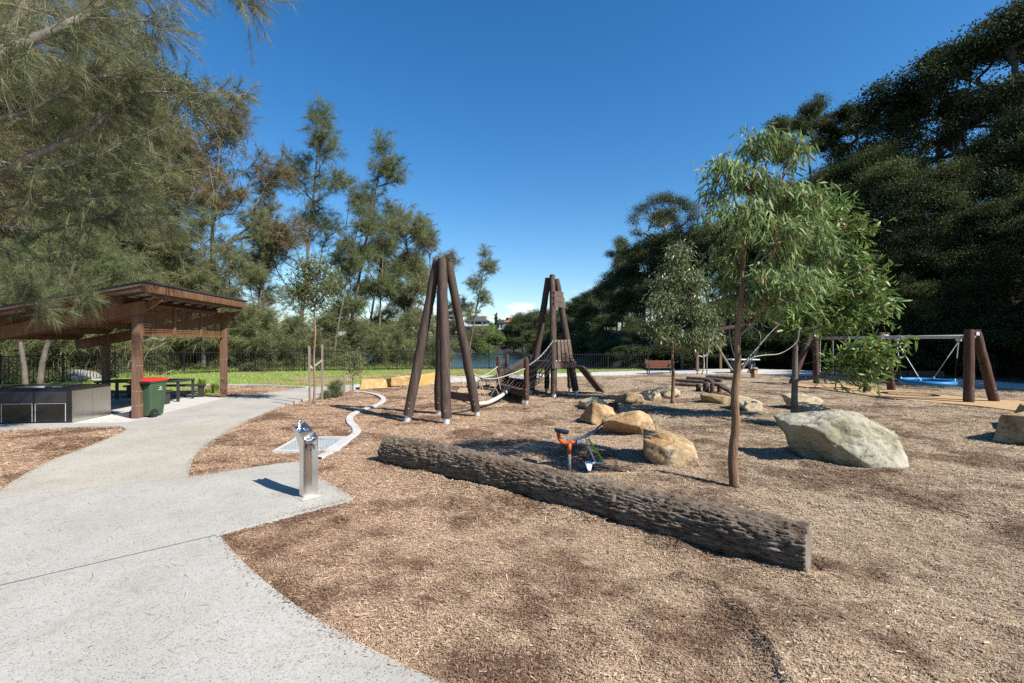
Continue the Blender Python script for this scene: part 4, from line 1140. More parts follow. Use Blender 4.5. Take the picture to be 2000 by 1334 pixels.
# ------------------------------------------------------------------ FOREGROUND TREES
def young_tree(name, label, seed, trunk_px, d, trunk_r, blobs_px, ntar, per, ll, lw, bark, leaf, hang, rise=.6, spread=.09, dead=(), r_twig=.0035, depth=.9, kind='lance', group=None, t_leaf=.58):
    """trunk and crown given where they stand: outline points at distance d, crown masses with their own depth"""
    base = P(trunk_px[0][0], trunk_px[0][1], d); base.z = gh(base.x, base.y) - 0.02
    tp = [P(px, py, d) for px, py in trunk_px]; tp[0].z = base.z
    trunk = np.array(catmull3(tp, 4)); 
    rng = np.random.default_rng(seed)
    bl = []
    for (px, py, dy, rx, rz) in blobs_px:
        c = P(px, py, d + dy); k = d / FPX
        bl.append((c.x, c.y, c.z, rx * k, rx * k * depth, rz * k))
    tg = blob_targets(rng, bl, ntar, .35)
    pos, br, load = skeleton(rng, trunk, tg, rise, 6, .09)
    mb = MB(); wood(mb, pos, br, load, r_twig, trunk_r, .52, trunk_r[0] * .55)
    p, dd = spots_on(rng, pos, br, per, t_leaf)
    n = len(p)
    p = p + rng.normal(0, spread, (n, 3))
    dirs = dd * .35 + rng.normal(0, .38, (n, 3)) + np.array((0, 0, hang))
    lv = Leaves()
    lv.add(leaf_geo(kind, p, dirs, rng.uniform(ll * .6, ll * 1.25, n), rng.uniform(lw * .7, lw * 1.25, n), rng, np.clip(rng.normal(.42, .22, n) + (rng.uniform(0, 1, n) > .965) * .6, 0, 1)))
    root = thing(name, label, 'tree', base, group)
    mb.build('trunk', bark, root, smooth=True)
    me = lv.mesh('crown', leaf)
    me.transform(Matrix.Translation(-base))
    mesh_obj('crown', me, root)
    for pts in dead:
        q = catmull3([P(a, b, c) for a, b, c in pts], 4)
        MB().tube(q, [0.008 - .006 * i / (len(q) - 1) for i in range(len(q))], 6).build('dead_branch', MAT['bark_pale'], root, smooth=True)
    return root

d1 = G(1435, 948).y
young_tree('eucalypt_tree', 'slender eucalypt with hanging blue green leaves, nearest tree, beside the log', 21,
    [(1435, 948), (1431, 890), (1437, 830), (1435, 770), (1441, 710), (1440, 650), (1448, 590), (1450, 530), (1456, 470), (1464, 400), (1474, 320), (1482, 262)], d1, (.062, .012),
    [(1480, 275, 0, 42, 26), (1540, 290, .1, 42, 30), (1430, 325, -.1, 52, 34), (1500, 350, .1, 72, 38), (1400, 370, 0, 34, 26), (1560, 385, .1, 58, 44), (1440, 420, -.2, 70, 40), (1530, 460, 0, 80, 50), (1600, 470, .2, 42, 46), (1430, 490, .1, 50, 34), (1590, 540, .1, 44, 40), (1520, 550, -.2, 70, 38), (1395, 470, .2, 26, 30), (1420, 570, .3, 42, 32), (1480, 600, .3, 46, 28)],
    240, 27, .15, .0225, MAT['bark_euc'], MAT['leaf_euc'], -1.0, spread=.06, t_leaf=.66,
    dead=([(1438, 742, d1), (1462, 703, d1 + .05), (1490, 694, d1 + .1), (1525, 690, d1 + .2), (1556, 668, d1 + .25), (1562, 640, d1 + .3)], [(1440, 722, d1), (1470, 690, d1 + .1), (1500, 655, d1 + .15), (1530, 625, d1 + .2)], [(1440, 730, d1), (1470, 700, d1 - .05), (1485, 668, d1 - .1), (1480, 645, d1 - .1), (1450, 632, d1 - .15)],
          [(1436, 700, d1), (1428, 672, d1 + .05), (1425, 640, d1 + .1), (1432, 600, d1 + .1)], [(1440, 660, d1), (1465, 638, d1 - .05), (1500, 600, d1 - .1)]))
d2 = G(1550, 828).y
young_tree('brush_box_tree', 'bushy young tree with bright green leaves right of the nearest eucalypt', 22,
    [(1550, 828), (1552, 760), (1553, 700), (1556, 640), (1560, 560), (1572, 480), (1590, 420)], d2, (.075, .018),
    [(1610, 415, 0, 62, 34), (1670, 440, .1, 34, 34), (1570, 470, -.2, 60, 36), (1640, 490, .2, 66, 44), (1680, 540, 0, 46, 40), (1590, 555, .1, 66, 44), (1660, 600, .1, 62, 34), (1710, 600, .2, 40, 26), (1560, 618, 0, 56, 26), (1620, 630, .2, 60, 18), (1525, 590, .3, 36, 36), (1700, 690, -.8, 46, 22), (1650, 705, -.6, 34, 22), (1730, 675, -.9, 28, 16), (1680, 735, -.7, 28, 16)],
    330, 22, .20, .045, MAT['bark_cas'], MAT['leaf_bright'], -.35, rise=.25, spread=.12, r_twig=.0042)
d3 = G(1313, 788).y
young_tree('eucalypt_tree', 'small grey green eucalypt behind the pale boulders near the bench', 23,
    [(1313, 788), (1315, 740), (1313, 690), (1314, 640), (1318, 590), (1324, 540), (1330, 500)], d3, (.06, .015),
    [(1330, 495, 0, 30, 26), (1310, 540, .1, 44, 28), (1355, 550, 0, 40, 28), (1300, 590, -.1, 44, 26), (1350, 600, .1, 48, 28), (1385, 620, .1, 28, 24), (1275, 625, 0, 28, 20), (1370, 660, -.2, 34, 20), (1395, 655, .2, 22, 18), (1300, 650, .1, 36, 18), (1345, 668, 0, 18, 10)],
    280, 28, .16, .028, MAT['bark_euc'], MAT['leaf_grey'], -.7, spread=.13, r_twig=.006,
    dead=([(1318, 702, d3), (1328, 690, d3), (1338, 675, d3)],))
ds = G(613, 790).y
young_tree('sapling_tree', 'slender sapling with a round russet tinged crown, tied between two stakes', 24,
    [(613, 791), (615, 740), (613, 700), (616, 650), (614, 620), (618, 580), (620, 540), (616, 515)], ds, (.034, .010),
    [(612, 520, 0, 34, 22), (590, 545, .1, 26, 24), (640, 540, 0, 26, 24), (618, 560, -.1, 36, 22), (578, 572, 0, 18, 16), (645, 572, .1, 18, 18), (612, 590, .1, 24, 12)],
    150, 19, .15, .027, MAT['bark_sap'], MAT['leaf_russet'], -.5, spread=.14, r_twig=.004,
    dead=([(615, 632, ds), (622, 612, ds), (640, 595, ds + .1), (655, 588, ds + .1)], [(616, 625, ds), (630, 618, ds), (650, 600, ds)]))
def stakes(items, d, ties, label_pair):
    for (px, y0, y1, lab) in items:
        b = G(px, y1); t = P(px - 1 if px < 620 else px + .5, y0, b.y)
        MB().bar((b.x, b.y, -.05), t, .045, .045, (0, 1, 0)).build_thing('tree_stake', MAT['stake'], lab, 'stake', (b.x, b.y, 0), 'stakes holding young trees')
    for (p0, p1, lab) in ties:
        a, b = P(*p0), P(*p1)
        MB().bar(a, b, .008, .05).build_thing('tree_tie', MAT['tie'], lab, 'tie', (a + b) / 2, 'webbing ties on stakes')
stakes([(605, 676, 795, 'brown hardwood stake left of the russet sapling'), (629, 674, 786, 'grey hardwood stake right of the russet sapling')], ds,
       [((605, 714, ds), (614, 722, ds), 'short white tie from the left stake to the russet sapling'), ((614, 715, ds), (630, 703, ds - .05), 'longer white tie from the sapling up to the right stake')], '')
dsh = G(685, 776).y
young_tree('shrub_sapling', 'small leafy sapling between two short stakes by the sandstone wall', 25,
    [(686, 775), (685, 745), (684, 715), (686, 690)], dsh, (.016, .006),
    [(688, 695, 0, 20, 14), (674, 712, 0, 14, 12), (702, 705, .1, 14, 14), (690, 725, 0, 16, 10)], 70, 14, .10, .02, MAT['bark_sap'], MAT['leaf_grey'], -.2, spread=.06, r_twig=.003)
stakes([(672, 733, 783, 'pale short stake left of the small leafy sapling'), (689, 733, 772, 'dark short stake right of the small leafy sapling')], dsh,
       [((672, 738, dsh), (686, 742, dsh), 'white tie from the pale short stake to the small sapling')], '')
df = G(1373, 731).y
young_tree('sapling_tree', 'thin pale sapling tied between two stakes beyond the balance logs', 26,
    [(1371, 732), (1375, 715), (1374, 690), (1374, 660)], df, (.05, .02),
    [(1378, 650, 0, 22, 14), (1366, 665, 0, 14, 10)], 50, 14, .16, .03, MAT['bark_pale'], MAT['leaf_grey'], -.5, spread=.15, r_twig=.008)
stakes([(1362.5, 689, 731.5, 'left stake of the thin sapling beyond the balance logs'), (1380.5, 689, 731.5, 'right stake of the thin sapling beyond the balance logs')], df,
       [((1363, 694, df), (1374, 697, df), 'left white tie of the thin sapling beyond the balance logs'), ((1374, 697, df), (1381, 692, df), 'right white tie of the thin sapling beyond the balance logs')], '')

# small casuarina bush in the mulch island and tussocks in the bed
proto('bushlet', casuarina(31, 1.0, (0.02, 0), [(.8, 0, 0, .16, .16, .16), (.5, -.14, 0, .2, .2, .3), (.5, .14, 0, .2, .2, .3), (.25, 0, 0, .3, .3, .2)], 90, 7, 9, .16, .007, (.02, .006), t0=.2, droop=-.35, r_twig=.004), 1.0, MAT['bark_cas'], MAT['needle_green'])
plant('bushlet', 655, 738, G(655, 776).y, 'needle_bush', 'small upright dark green needle bush beside the staked saplings', 0, None, None, 1.0, cat='bush')
plant('bushlet', 636, 758, G(636, 779).y, 'needle_bush', 'tiny sparse needle bush just right of the sapling stake', 1, None, None, 1.2, cat='bush')
def tussock(px, py, h, n, label, seed):
    rng = np.random.default_rng(seed); b = G(px, py)
    a = rng.uniform(0, 2 * np.pi, n); r = rng.uniform(0, .1, n); L = rng.uniform(.5, 1.0, n) * h; out = rng.uniform(.1, .7, n)
    base = np.stack([np.cos(a) * r, np.sin(a) * r, np.zeros(n)], 1)
    mid = base + np.stack([np.cos(a) * out * L * .4, np.sin(a) * out * L * .4, L * .75], 1)
    tip = base + np.stack([np.cos(a) * out * L * 1.1, np.sin(a) * out * L * 1.1, L * (1 - .35 * out)], 1)
    s = np.stack([-np.sin(a), np.cos(a), np.zeros(n)], 1) * .010
    V = np.stack([base - s, base + s, mid + s * .8, mid - s * .8, tip], 1).reshape(-1, 3)
    b5 = np.arange(n)[:, None] * 5
    F = np.concatenate([b5 + np.array([[0, 1, 2]]), b5 + np.array([[0, 2, 3]]), b5 + np.array([[3, 2, 4]])], 0)
    o = mesh_obj('grass_tussock', fast_mesh('grass_tussock', V, F, MAT['grass'], np.repeat(rng.uniform(0, .8, n), 5)), None, (b.x, b.y, 0))
    tag(o, label, 'plant', 'tussocks in the mulch bed')
tussock(394, 761, .55, 120, 'taller grass tussock at the back of the mulch bed beside the shelter', 1)
tussock(420, 768, .48, 130, 'broad grass tussock in front of the right rear shelter post', 2)
tussock(405, 769, .25, 60, 'smallest grass tussock between the two big ones', 3)

# --- near casuarina whose boughs reach in from the left edge
MAT['bark_bough'] = M('grey_bough_bark', [(0.3, (0.12, 0.105, 0.09)), (0.55, (0.26, 0.24, 0.21)), (0.8, (0.46, 0.44, 0.40))], 4, 0.9, bump=0.5, bscale=20)
root = thing('casuarina_tree', 'near casuarina outside the left edge whose pale boughs reach into the sky', 'tree', (-9.2, 5.2, 0), CG)
mbw = MB(); lvn = Leaves(); rng = np.random.default_rng(91)
trunk = catmull3([(-9.2, 5.2, -.1), (-9.1, 5.25, 2.5), (-9.2, 5.6, 5), (-9.6, 6.2, 8), (-9.6, 6.8, 11)], 4)
mbw.tube(trunk, list(np.linspace(.24, .10, len(trunk))), 12)
boughs = [  # (points, radius start, end, number of twigs, brownness)
    ([(-9.15, 5.3, 3.0), P(-60, 130, 6.0), P(0, 104, 6.0), P(80, 72, 6.1), P(150, 40, 6.2), P(190, 15, 6.3), P(240, -30, 6.5), P(330, -80, 6.8)], .085, .03, 150, 0, .5),
    ([(-9.15, 5.5, 4.2), P(-40, 350, 8.6), P(40, 318, 8.6), P(110, 285, 8.7), P(165, 262, 8.8), P(205, 228, 8.9), P(240, 205, 9.0), P(275, 182, 9.0), P(330, 181, 9.0), P(400, 182, 9.1)], .085, .012, 170, 0, .55),
    ([P(330, 181, 9.0), P(370, 200, 9.0), P(420, 205, 9.1), P(465, 192, 9.2)], .014, .006, 26, 0, .4),
    ([P(400, 182, 9.1), P(440, 178, 9.1), P(478, 185, 9.1)], .012, .005, 24, 0, .4),
    ([P(210, 225, 8.9), P(250, 217, 8.9), P(295, 218, 9.0)], .02, .008, 20, 0, .4),
    ([P(330, 215, 9.0), P(345, 260, 9.1), P(400, 310, 9.2), P(418, 378, 9.3)], .01, .004, 12, 0, .4),
    ([(-9.3, 5.6, 5.6), P(-80, -40, 7.0), P(60, -60, 7.2), P(200, -50, 7.4), P(330, -40, 7.5), P(430, -28, 7.6), P(482, 0, 7.6)], .07, .008, 150, 0, .6),
    ([P(-20, 240, 8.4), P(60, 215, 8.4), P(140, 170, 8.5), P(210, 150, 8.6), P(262, 158, 8.7)], .03, .006, 110, 0, .55),
    ([P(-30, 470, 9.4), P(40, 500, 9.5), P(110, 540, 9.6), P(150, 570, 9.7), P(168, 592, 9.7)], .018, .004, 80, 0, .35),
    ([P(-40, 560, 8.6), P(10, 565, 8.7), P(50, 578, 8.7), P(88, 606, 8.8)], .012, .004, 60, 0, .35),
    ([P(-40, 420, 9.0), P(40, 400, 9.2), P(110, 395, 9.4), P(200, 380, 9.6), P(290, 400, 9.8)], .025, .006, 100, 0, .5),
    ([(-9.3, 5.6, 5.3), P(-20, 60, 8.0), P(80, 20, 8.0), P(180, 60, 8.1), P(280, 40, 8.2), P(318, 62, 8.2)], .05, .006, 130, 0, .6),
    ([P(-60, 300, 9.4), P(80, 330, 9.6), P(180, 310, 9.8), P(260, 270, 10), P(320, 260, 10)], .03, .006, 130, 0, .4),
    ([P(-60, 430, 10), P(80, 450, 10), P(180, 430, 10.2), P(260, 420, 10.4), P(320, 440, 10.5)], .03, .006, 130, 0, .35),
]
for pts, r0, r1, ntw, _, brown in boughs:
    q = np.array(catmull3(pts, 5))
    mbw.tube(q, list(np.linspace(r0, r1, len(q))), 7 if r0 > .02 else 4, cap=False)
    m = len(q) - 1
    for k in range(ntw):
        f = rng.uniform(.12, 1.0) * m; i = min(int(f), m - 1); p = q[i] + (q[i + 1] - q[i]) * (f - i); dr = q[i + 1] - q[i]; dr = dr / np.linalg.norm(dr)
        td = dr * .5 + rng.normal(0, .6, 3) + np.array((0, 0, -.1)); td /= np.linalg.norm(td); L = rng.uniform(.2, .95) * (1 if r0 > .02 else .5)
        tw = np.array([p, p + td * L * .5 + np.array((0, 0, .03)), p + td * L + np.array((0, 0, -.06 * L))])
        mbw.tube(tw, [.006, .004, .002], 3, cap=False)
        nn = 60
        ff = rng.uniform(.25, 1.0, nn)[:, None] * 2; ii_ = np.minimum(ff[:, 0].astype(int), 1)
        pp = tw[ii_] + (tw[ii_ + 1] - tw[ii_]) * (ff - ii_[:, None])
        dd = td * .9 + rng.normal(0, .38, (nn, 3)) + np.array((0, 0, -.35))
        lvn.add(leaf_geo('needle', pp, dd, rng.uniform(.14, .32, nn), np.full(nn, .0046), rng, np.clip(rng.normal(brown, .2) + rng.normal(0, .12, nn), 0, 1)))
mbw.build('trunk', MAT['bark_bough'], root, smooth=True)
me = lvn.mesh('crown', MAT['needle_olive']); me.transform(Matrix.Translation(-Vector((-9.2, 5.2, 0))))
mesh_obj('crown', me, root)
# ------------------------------------------------------------------ FENCES
picket_me = {}
def fence(name, label, pts, h=1.19, step=2.4, gap=0.125):
    root = thing(name, label, 'fence', (pts[0][0], pts[0][1], 0), 'black picket fences')
    org = ORIGIN[root.name]
    def put(nm, me, x, y, z=0, yaw=0.0):
        o = bpy.data.objects.new(nm, me); o.location = (x - org.x, y - org.y, z); o.rotation_euler = (0, 0, yaw); link(o, root)
    if h not in picket_me:
        a = MB().box((0, 0, h / 2 + .03), (.018, .018, h - .10)).build('picket', MAT['fence']); me_p = a.data; bpy.data.objects.remove(a)
        a = MB().box((0, 0, h / 2 + .02), (.065, .065, h + .10)).build('post', MAT['fence']); me_q = a.data; bpy.data.objects.remove(a)
        picket_me[h] = (me_p, me_q)
    me_p, me_q = picket_me[h]
    for a, b in zip(pts[:-1], pts[1:]):
        a = np.array(a); b = np.array(b); L = np.linalg.norm(b - a); nb = max(1, round(L / step)); yaw = math.atan2(b[1] - a[1], b[0] - a[0])
        for k in range(nb):
            p = a + (b - a) * k / nb; q = a + (b - a) * (k + 1) / nb
            put('post', me_q, p[0], p[1], 0, yaw)
            for z in (.10, h - .03):
                MB().bar((p[0], p[1], z), (q[0], q[1], z), .03, .04).build('rail', MAT['fence'], root)
            m = int(np.linalg.norm(q - p) / gap)
            for i in range(1, m):
                r = p + (q - p) * i / m; put('picket', me_p, r[0], r[1], 0, yaw)
    put('post', me_q, pts[-1][0], pts[-1][1], 0, 0)
fence('picket_fence', 'black metal fence running back past the barbecue at the left', fence_pts[:4])
fence('picket_fence', 'black metal fence along the lawn from the shelter to the near tripod', fence_pts[3:7], gap=.14)
fence('picket_fence', 'lower black metal fence behind the climbing tower', fence_pts[6:] , h=.98, gap=.14)

# rocks on the bank behind the left fence
def icodirs(sub):
    bm = bmesh.new(); bmesh.ops.create_icosphere(bm, subdivisions=sub, radius=1.0)
    bm.verts.index_update()
    d = np.array([v.co[:] for v in bm.verts]); f = np.array([[v.index for v in q.verts] for q in bm.faces]); bm.free(); return d, f
ICO = {s: icodirs(s) for s in (2, 3, 4, 5, 6)}
def boulder_mesh(name, dims, seed, mat, sub=5, nplanes=9, planes=None, rough=1.0, sharp=60.0):
    rng = np.random.default_rng(seed); d, f = ICO[sub]
    pl = [((1, 0, .1), .95), ((-1, 0, .1), .95), ((0, 1, .1), .95), ((0, -1, .12), .95), ((0, 0, 1), .95), ((0, 0, -1), .95)]
    pl = [(np.array(n) + rng.normal(0, .14, 3), o * rng.uniform(.88, 1.08)) for n, o in pl]
    for k in range(nplanes):
        n = unit_rows(rng.normal(0, 1, (1, 3)))[0]; pl.append((n, rng.uniform(.74, 1.0)))
    if planes: pl += [(np.array(n, float), o) for n, o in planes]
    inv = np.stack([np.maximum((d @ (n / np.linalg.norm(n))) / o, 1e-3) for n, o in pl], 1)
    r = 1.0 / ((inv ** sharp).sum(1) ** (1.0 / sharp))
    V = d * r[:, None] * np.array(dims) / 2
    sc = max(dims)
    off = Vector((seed * 3.7, seed * 1.3, seed * 2.1)); disp = np.empty(len(V))
    for i, v in enumerate(V):
        q = Vector(v) / sc + off
        disp[i] = 0.030 * mnoise.fractal(q * 2.4, .8, 2.2, 3) + 0.014 * (mnoise.ridged_multi_fractal(q * 4.5, .9, 2.1, 4, 1.0, 2.0) - 1.0) + .008 * mnoise.fractal(q * 15, .7, 2.1, 4)
    V = V + d * (disp * sc * rough)[:, None]
    V[:, 2] -= V[:, 2].min()
    return fast_mesh(name, V, f, mat, smooth=True)
def boulder(label, box, mat, seed, depth, yaw=0, sink=.09, sub=5, extra=.0, dm=1.0, group='boulders set in the mulch', **kw):
    """box: photo x0, x1, top, base"""
    x0, x1, yt, yb = box
    d = G(0, yb).y; w = (x1 - x0) / FPX * d
    dc = d + depth * .42
    h = EYE - (yt - 667) / FPX * dc + sink
    me = boulder_mesh('boulder', (w * dm, depth, h), seed, mat, sub, **kw)
    c = X_at((x0 + x1) / 2, dc)
    o = mesh_obj('boulder', me, None, (c, dc, -sink)); o.rotation_euler = (0, 0, yaw)
    return tag(o, label, 'boulder', group)
boulder('largest boulder, craggy grey green sandstone right of the nearest tree', (1534, 1748, 812, 914), MAT['rock_grey'], 3, 1.0, -.18, .10, 6, nplanes=10, dm=1.03, planes=[((-.40, -.15, .9), .84), ((.55, -.2, .85), .76), ((-.7, -.5, -.35), .72), ((.35, -.85, .35), .78)], rough=1.3)
boulder('cream boulder with a flat pale top just behind the largest boulder', (1562, 1655, 791, 834), MAT['rock_cream'], 5, .8, .1, planes=[((.5, 0, .8), .82)])
boulder('angular cream boulder behind the trunk of the bushy tree', (1530, 1600, 767, 800), MAT['rock_cream'], 8, .8, .2, planes=[((.55, 0, .8), .75)])
boulder('smooth orange boulder nearest the log with a flat sloping top', (1248, 1364, 846, 911), MAT['rock_orange'], 12, .85, -.45, planes=[((.25, -.55, .85), .72), ((-.2, -1, .1), .85)], rough=.6)
boulder('low orange boulder behind the digger arm', (1176, 1283, 814, 856), MAT['rock_orange'], 15, .7, .1, planes=[((-.5, 0, .8), .75), ((-.5, -.7, -.5), .62)])
boulder('blocky boulder with a dark brown front and orange top', (1131, 1205, 786, 829), MAT['rock_orange'], 21, .75, .15, planes=[((0, -1, 0), .8)], rough=.8)
boulder('flat cream boulder right behind the blocky brown one', (1131, 1187, 776, 800), MAT['rock_cream'], 26, .6, 0, planes=[((-.5, 0, .9), .7)])
boulder('small black rock tucked behind the blocky brown boulder', (1188, 1210, 785, 806), MAT['rock_dark'], 27, .4, 0, sub=4)
boulder('rounded tan boulder, left of the three in a row before the thin eucalypt', (1207, 1253, 765, 791), MAT['rock_tan'], 31, .6, .2, sub=4)
boulder('cream and brown boulder, middle of the three in a row', (1247, 1292, 760, 784), MAT['rock_cream'], 33, .6, -.3, sub=4)
boulder('palest boulder, right of the three in a row behind the thin trunk', (1284, 1330, 753, 780), MAT['rock_cream'], 35, .7, .4, sub=4, planes=[((-.5, -.2, .8), .75)])
boulder('low wedge shaped tan boulder before the balance logs', (1367, 1427, 767, 788), MAT['rock_tan'], 38, .6, 0, sub=4, planes=[((.5, 0, .9), .65)])
boulder('cream boulder just right of the nearest trunk', (1426, 1486, 774, 801), MAT['rock_cream'], 41, .65, .1, sub=4, planes=[((.5, -.1, .8), .8)])
boulder('squared sandstone block cut off by the right edge, front one of two', (1962, 2105, 806, 870), MAT['rock_orange'], 45, .8, .35, nplanes=3, rough=.6)
boulder('squared sandstone block cut off by the right edge, rear one of two', (1966, 2110, 793, 842), MAT['rock_wall'], 47, .8, .25, nplanes=3, rough=.6)
# three long sandstone blocks that make the low seat wall
def wall_block(label, p0, p1, h, wdt, seed, mat, rough=.8):
    p0 = vec(p0); p1 = vec(p1); L = (p1 - p0).length; yaw = math.atan2(p1.y - p0.y, p1.x - p0.x)
    me = boulder_mesh('sandstone_block', (L * 1.04, wdt, h + .05), seed, mat, 5, 0, rough=rough, sharp=30)
    c = (p0 + p1) / 2
    o = mesh_obj('sandstone_block', me, None, (c.x, c.y, -.05)); o.rotation_euler = (0, 0, yaw)
    tag(o, label, 'stone block', 'blocks of the low sandstone seat wall')
w0 = G(697, 761); w1 = G(752, 757); w2 = G(806, 753.5); w3 = G(836, 748.5)
for k in (w0, w1, w2, w3): k.y += .22
wall_block('left block of the sandstone seat wall, with a dark sawn end', w0, w1 - (w1 - w0) * .01, .33, .5, 2, MAT['rock_wall'], .5)
wall_block('middle block of the sandstone seat wall', w1 + (w2 - w1) * .01, w2, .35, .5, 4, MAT['rock_wall'], .55)
wall_block('right block of the sandstone seat wall, smooth and golden', w2 + (w3 - w2) * .03, w3, .38, .55, 6, MAT['rock_sawn'], .25)
rng = np.random.default_rng(61)
bank_me = [boulder_mesh('bank_rock', (1, .8, .6), 80 + k, MAT['rock_bank'], 3, 6) for k in range(4)]
for i in range(46):
    t = rng.uniform(0, 1) ; px = rng.uniform(-20, 262); d = rng.uniform(20.5, 26)
    x = X_at(px, d)
    y = max(d, float(fence_y(np.array([x]))[0]) + rng.uniform(.6, 2.6)); x = X_at(px, y)
    if y > 33: continue
    o = mesh_obj('bank_rock', bank_me[i % 4], None, (x, y, gh(x, y) - .1)); s = rng.uniform(.5, 1.25); o.scale = (s, s, s * rng.uniform(.6, 1)); o.rotation_euler = (0, 0, rng.uniform(0, 6))
    tag(o, 'pale grey rock heaped on the bank behind the left fence', 'rock', 'rocks on the lake bank')

# ------------------------------------------------------------------ SHELTER
sh = thing('picnic_shelter', 'timber picnic shelter with a sloping dark roof and slatted side screen', 'shelter', S(0, 0, 0))
def zr(v): return 2.93 - .203 * (v + .55)
for (u, v) in ((0, 0), (4.11, 0), (4.11, 3.35), (0, 3.35)):
    top = zr(v) - .20
    p0, p1 = S(u, v, 0.02), S(u, v, top)
    po = MB().bar(p0, p1, .16, .16, (SU[0], SU[1], 0)).build('post', MAT['shelter_post'], sh, bevel=.008)
    bolts = MB()
    for z in (.30, .62, 1.2):
        for s in (-.04, .04):
            b = S(u - .08, v + s, z); bolts.tube([b, b + Vector((-SU[0], -SU[1], 0)) * .010], .009, 6)
            b = S(u + s, v - .08, z); bolts.tube([b, b + Vector((-SV[0], -SV[1], 0)) * .010], .009, 6)
    bolts.build('bolts', MAT['galv'], po)['kind'] = 'stuff'
for u in (0, 4.11):
    for du in (-.115, .115):
        a, b = S(u + du, 4.1, zr(4.1) - .335), S(u + du, -.25, zr(-.25) - .335)
        MB().bar(a, b, .06, .27).build('beam', MAT['shelter_wood'], sh)
    # tapered outrigger under the right eave
    pr = [S(u - .03, -.12, zr(-.12) - .21), S(u - .03, -.53, zr(-.53) - .21), S(u - .03, -.53, zr(-.53) - .25), S(u - .03, -.12, zr(-.12) - .46)]
    pq = [p + Vector((SU[0], SU[1], 0)) * .06 for p in pr]
    MB().add(pr + pq, [(0, 1, 2, 3), (7, 6, 5, 4), (0, 4, 5, 1), (1, 5, 6, 2), (2, 6, 7, 3), (3, 7, 4, 0)]).build('outrigger', MAT['shelter_wood'], sh)
for v in (-.52, .25, 1.0, 1.75, 2.5, 3.25, 4.05):
    z1 = zr(v) - .012; dp = .185
    prof = [(-.72, z1), (4.22, z1), (4.22, z1 - .07), (4.0, z1 - dp), (-.25, z1 - dp), (-.72, z1 - .07)]
    w = .05
    A_ = [S(u, v - w / 2, z) for u, z in prof]; B_ = [S(u, v + w / 2, z) for u, z in prof]
    MB().add(A_ + B_, [(0, 1, 2, 3, 4, 5), (11, 10, 9, 8, 7, 6)] + [(i, 6 + i, 6 + (i + 1) % 6, (i + 1) % 6) for i in range(6)]).build('rafter', MAT['shelter_wood'], sh)
for k in range(9):   # battens across the rafters
    u = -.6 + k * .59
    MB().bar(S(u, 4.05, zr(4.05) + .012), S(u, -.5, zr(-.5) + .012), .07, .035).build('batten', MAT['shelter_wood'], sh)
lin = MB().bar(S(1.725, 4.2, zr(4.2) + .042), S(1.725, -.60, zr(-.60) + .042), 5.0, .015).build('roof_lining', MAT['roof_under'], sh)
rf = MB().bar(S(1.725, 4.25, zr(4.25) + .07), S(1.725, -.64, zr(-.64) + .07), 5.1, .035).build('roof', MAT['roof_top'], sh)
for k in range(26):
    u = -.75 + k * .198
    MB().bar(S(u, 4.25, zr(4.25) + .10), S(u, -.64, zr(-.64) + .095), .03, .012).build('roof_rib', MAT['roof_top'], rf)
MB().bar(S(-.80, -.60, zr(-.60) - .03), S(4.26, -.60, zr(-.60) - .03), .035, .13).build('fascia', MAT['shelter_wood'], sh)
MB().bar(S(-.79, -.585, zr(-.60) - .113), S(4.25, -.585, zr(-.60) - .113), .06, .035).build('fascia_trim', MAT['shelter_wood'], sh)
scr = MB()
scr.bar(S(.10, 0, 1.90), S(4.02, 0, 1.90), .06, .05); scr.bar(S(.10, 0, 2.60), S(4.02, 0, 2.60), .06, .06)
for u in (.12, 1.42, 2.72, 4.0): scr.bar(S(u, -.012, 1.90), S(u, -.012, 2.6), .055, .075, (SU[0], SU[1], 0))
sf = scr.build('screen_frame', MAT['shelter_wood'], sh)
slat_me = None
for b, (ua, ub) in enumerate(((.15, 1.39), (1.45, 2.69), (2.75, 3.97))):
    for k in range(14):
        z = 1.945 + k * .0465
        if b == 0 and slat_me is None:
            o = MB().bar((-.61, 0, 0), (.61, 0, 0), .02, .026).build('slat', MAT['shelter_wood'], None); slat_me = o.data; bpy.data.objects.remove(o)
        o = bpy.data.objects.new('slat', slat_me); c = S((ua + ub) / 2, 0.0, z) - S(0, 0, 0); o.location = c; o.rotation_euler = (0, 0, math.atan2(SU[1], SU[0])); link(o, sh)
    for uu in (ua + .4, ua + .83): MB().bar(S(uu, .02, 1.92), S(uu, .02, 2.58), .03, .018, (SU[0], SU[1], 0)).build('slat_batten', MAT['shelter_wood'], sh)

# barbecue
MAT['bbq_shade_dark'] = M('shade_dark_barbecue_steel', (0.06, 0.06, 0.06), 3, 0.22, metal=0.85)  # dark steel whose tone also carries shade and dark reflections of the front
bq = thing('barbecue', 'stainless steel double barbecue island under the shelter', 'barbecue', S(.05, .96, 0))
u0, u1, v0, v1, hb = -.53, .64, .96, 3.7, .76
prof = [(u0, .02), (u0, hb - .07), (u0 + .02, hb - .025), (u0 + .07, hb), (u1 - .07, hb), (u1 - .02, hb - .025), (u1, hb - .07), (u1, .02)]
n = len(prof)
A_ = [S(u, v0 + .02, z) for u, z in prof]; B_ = [S(u, v1, z) for u, z in prof]
MB().add(A_ + B_, [tuple(range(n)), tuple(range(2 * n - 1, n - 1, -1))] + [(i, n + i, n + (i + 1) % n, (i + 1) % n) for i in range(n)]).build('body', MAT['bbq_shade_dark'], bq, tri=True)
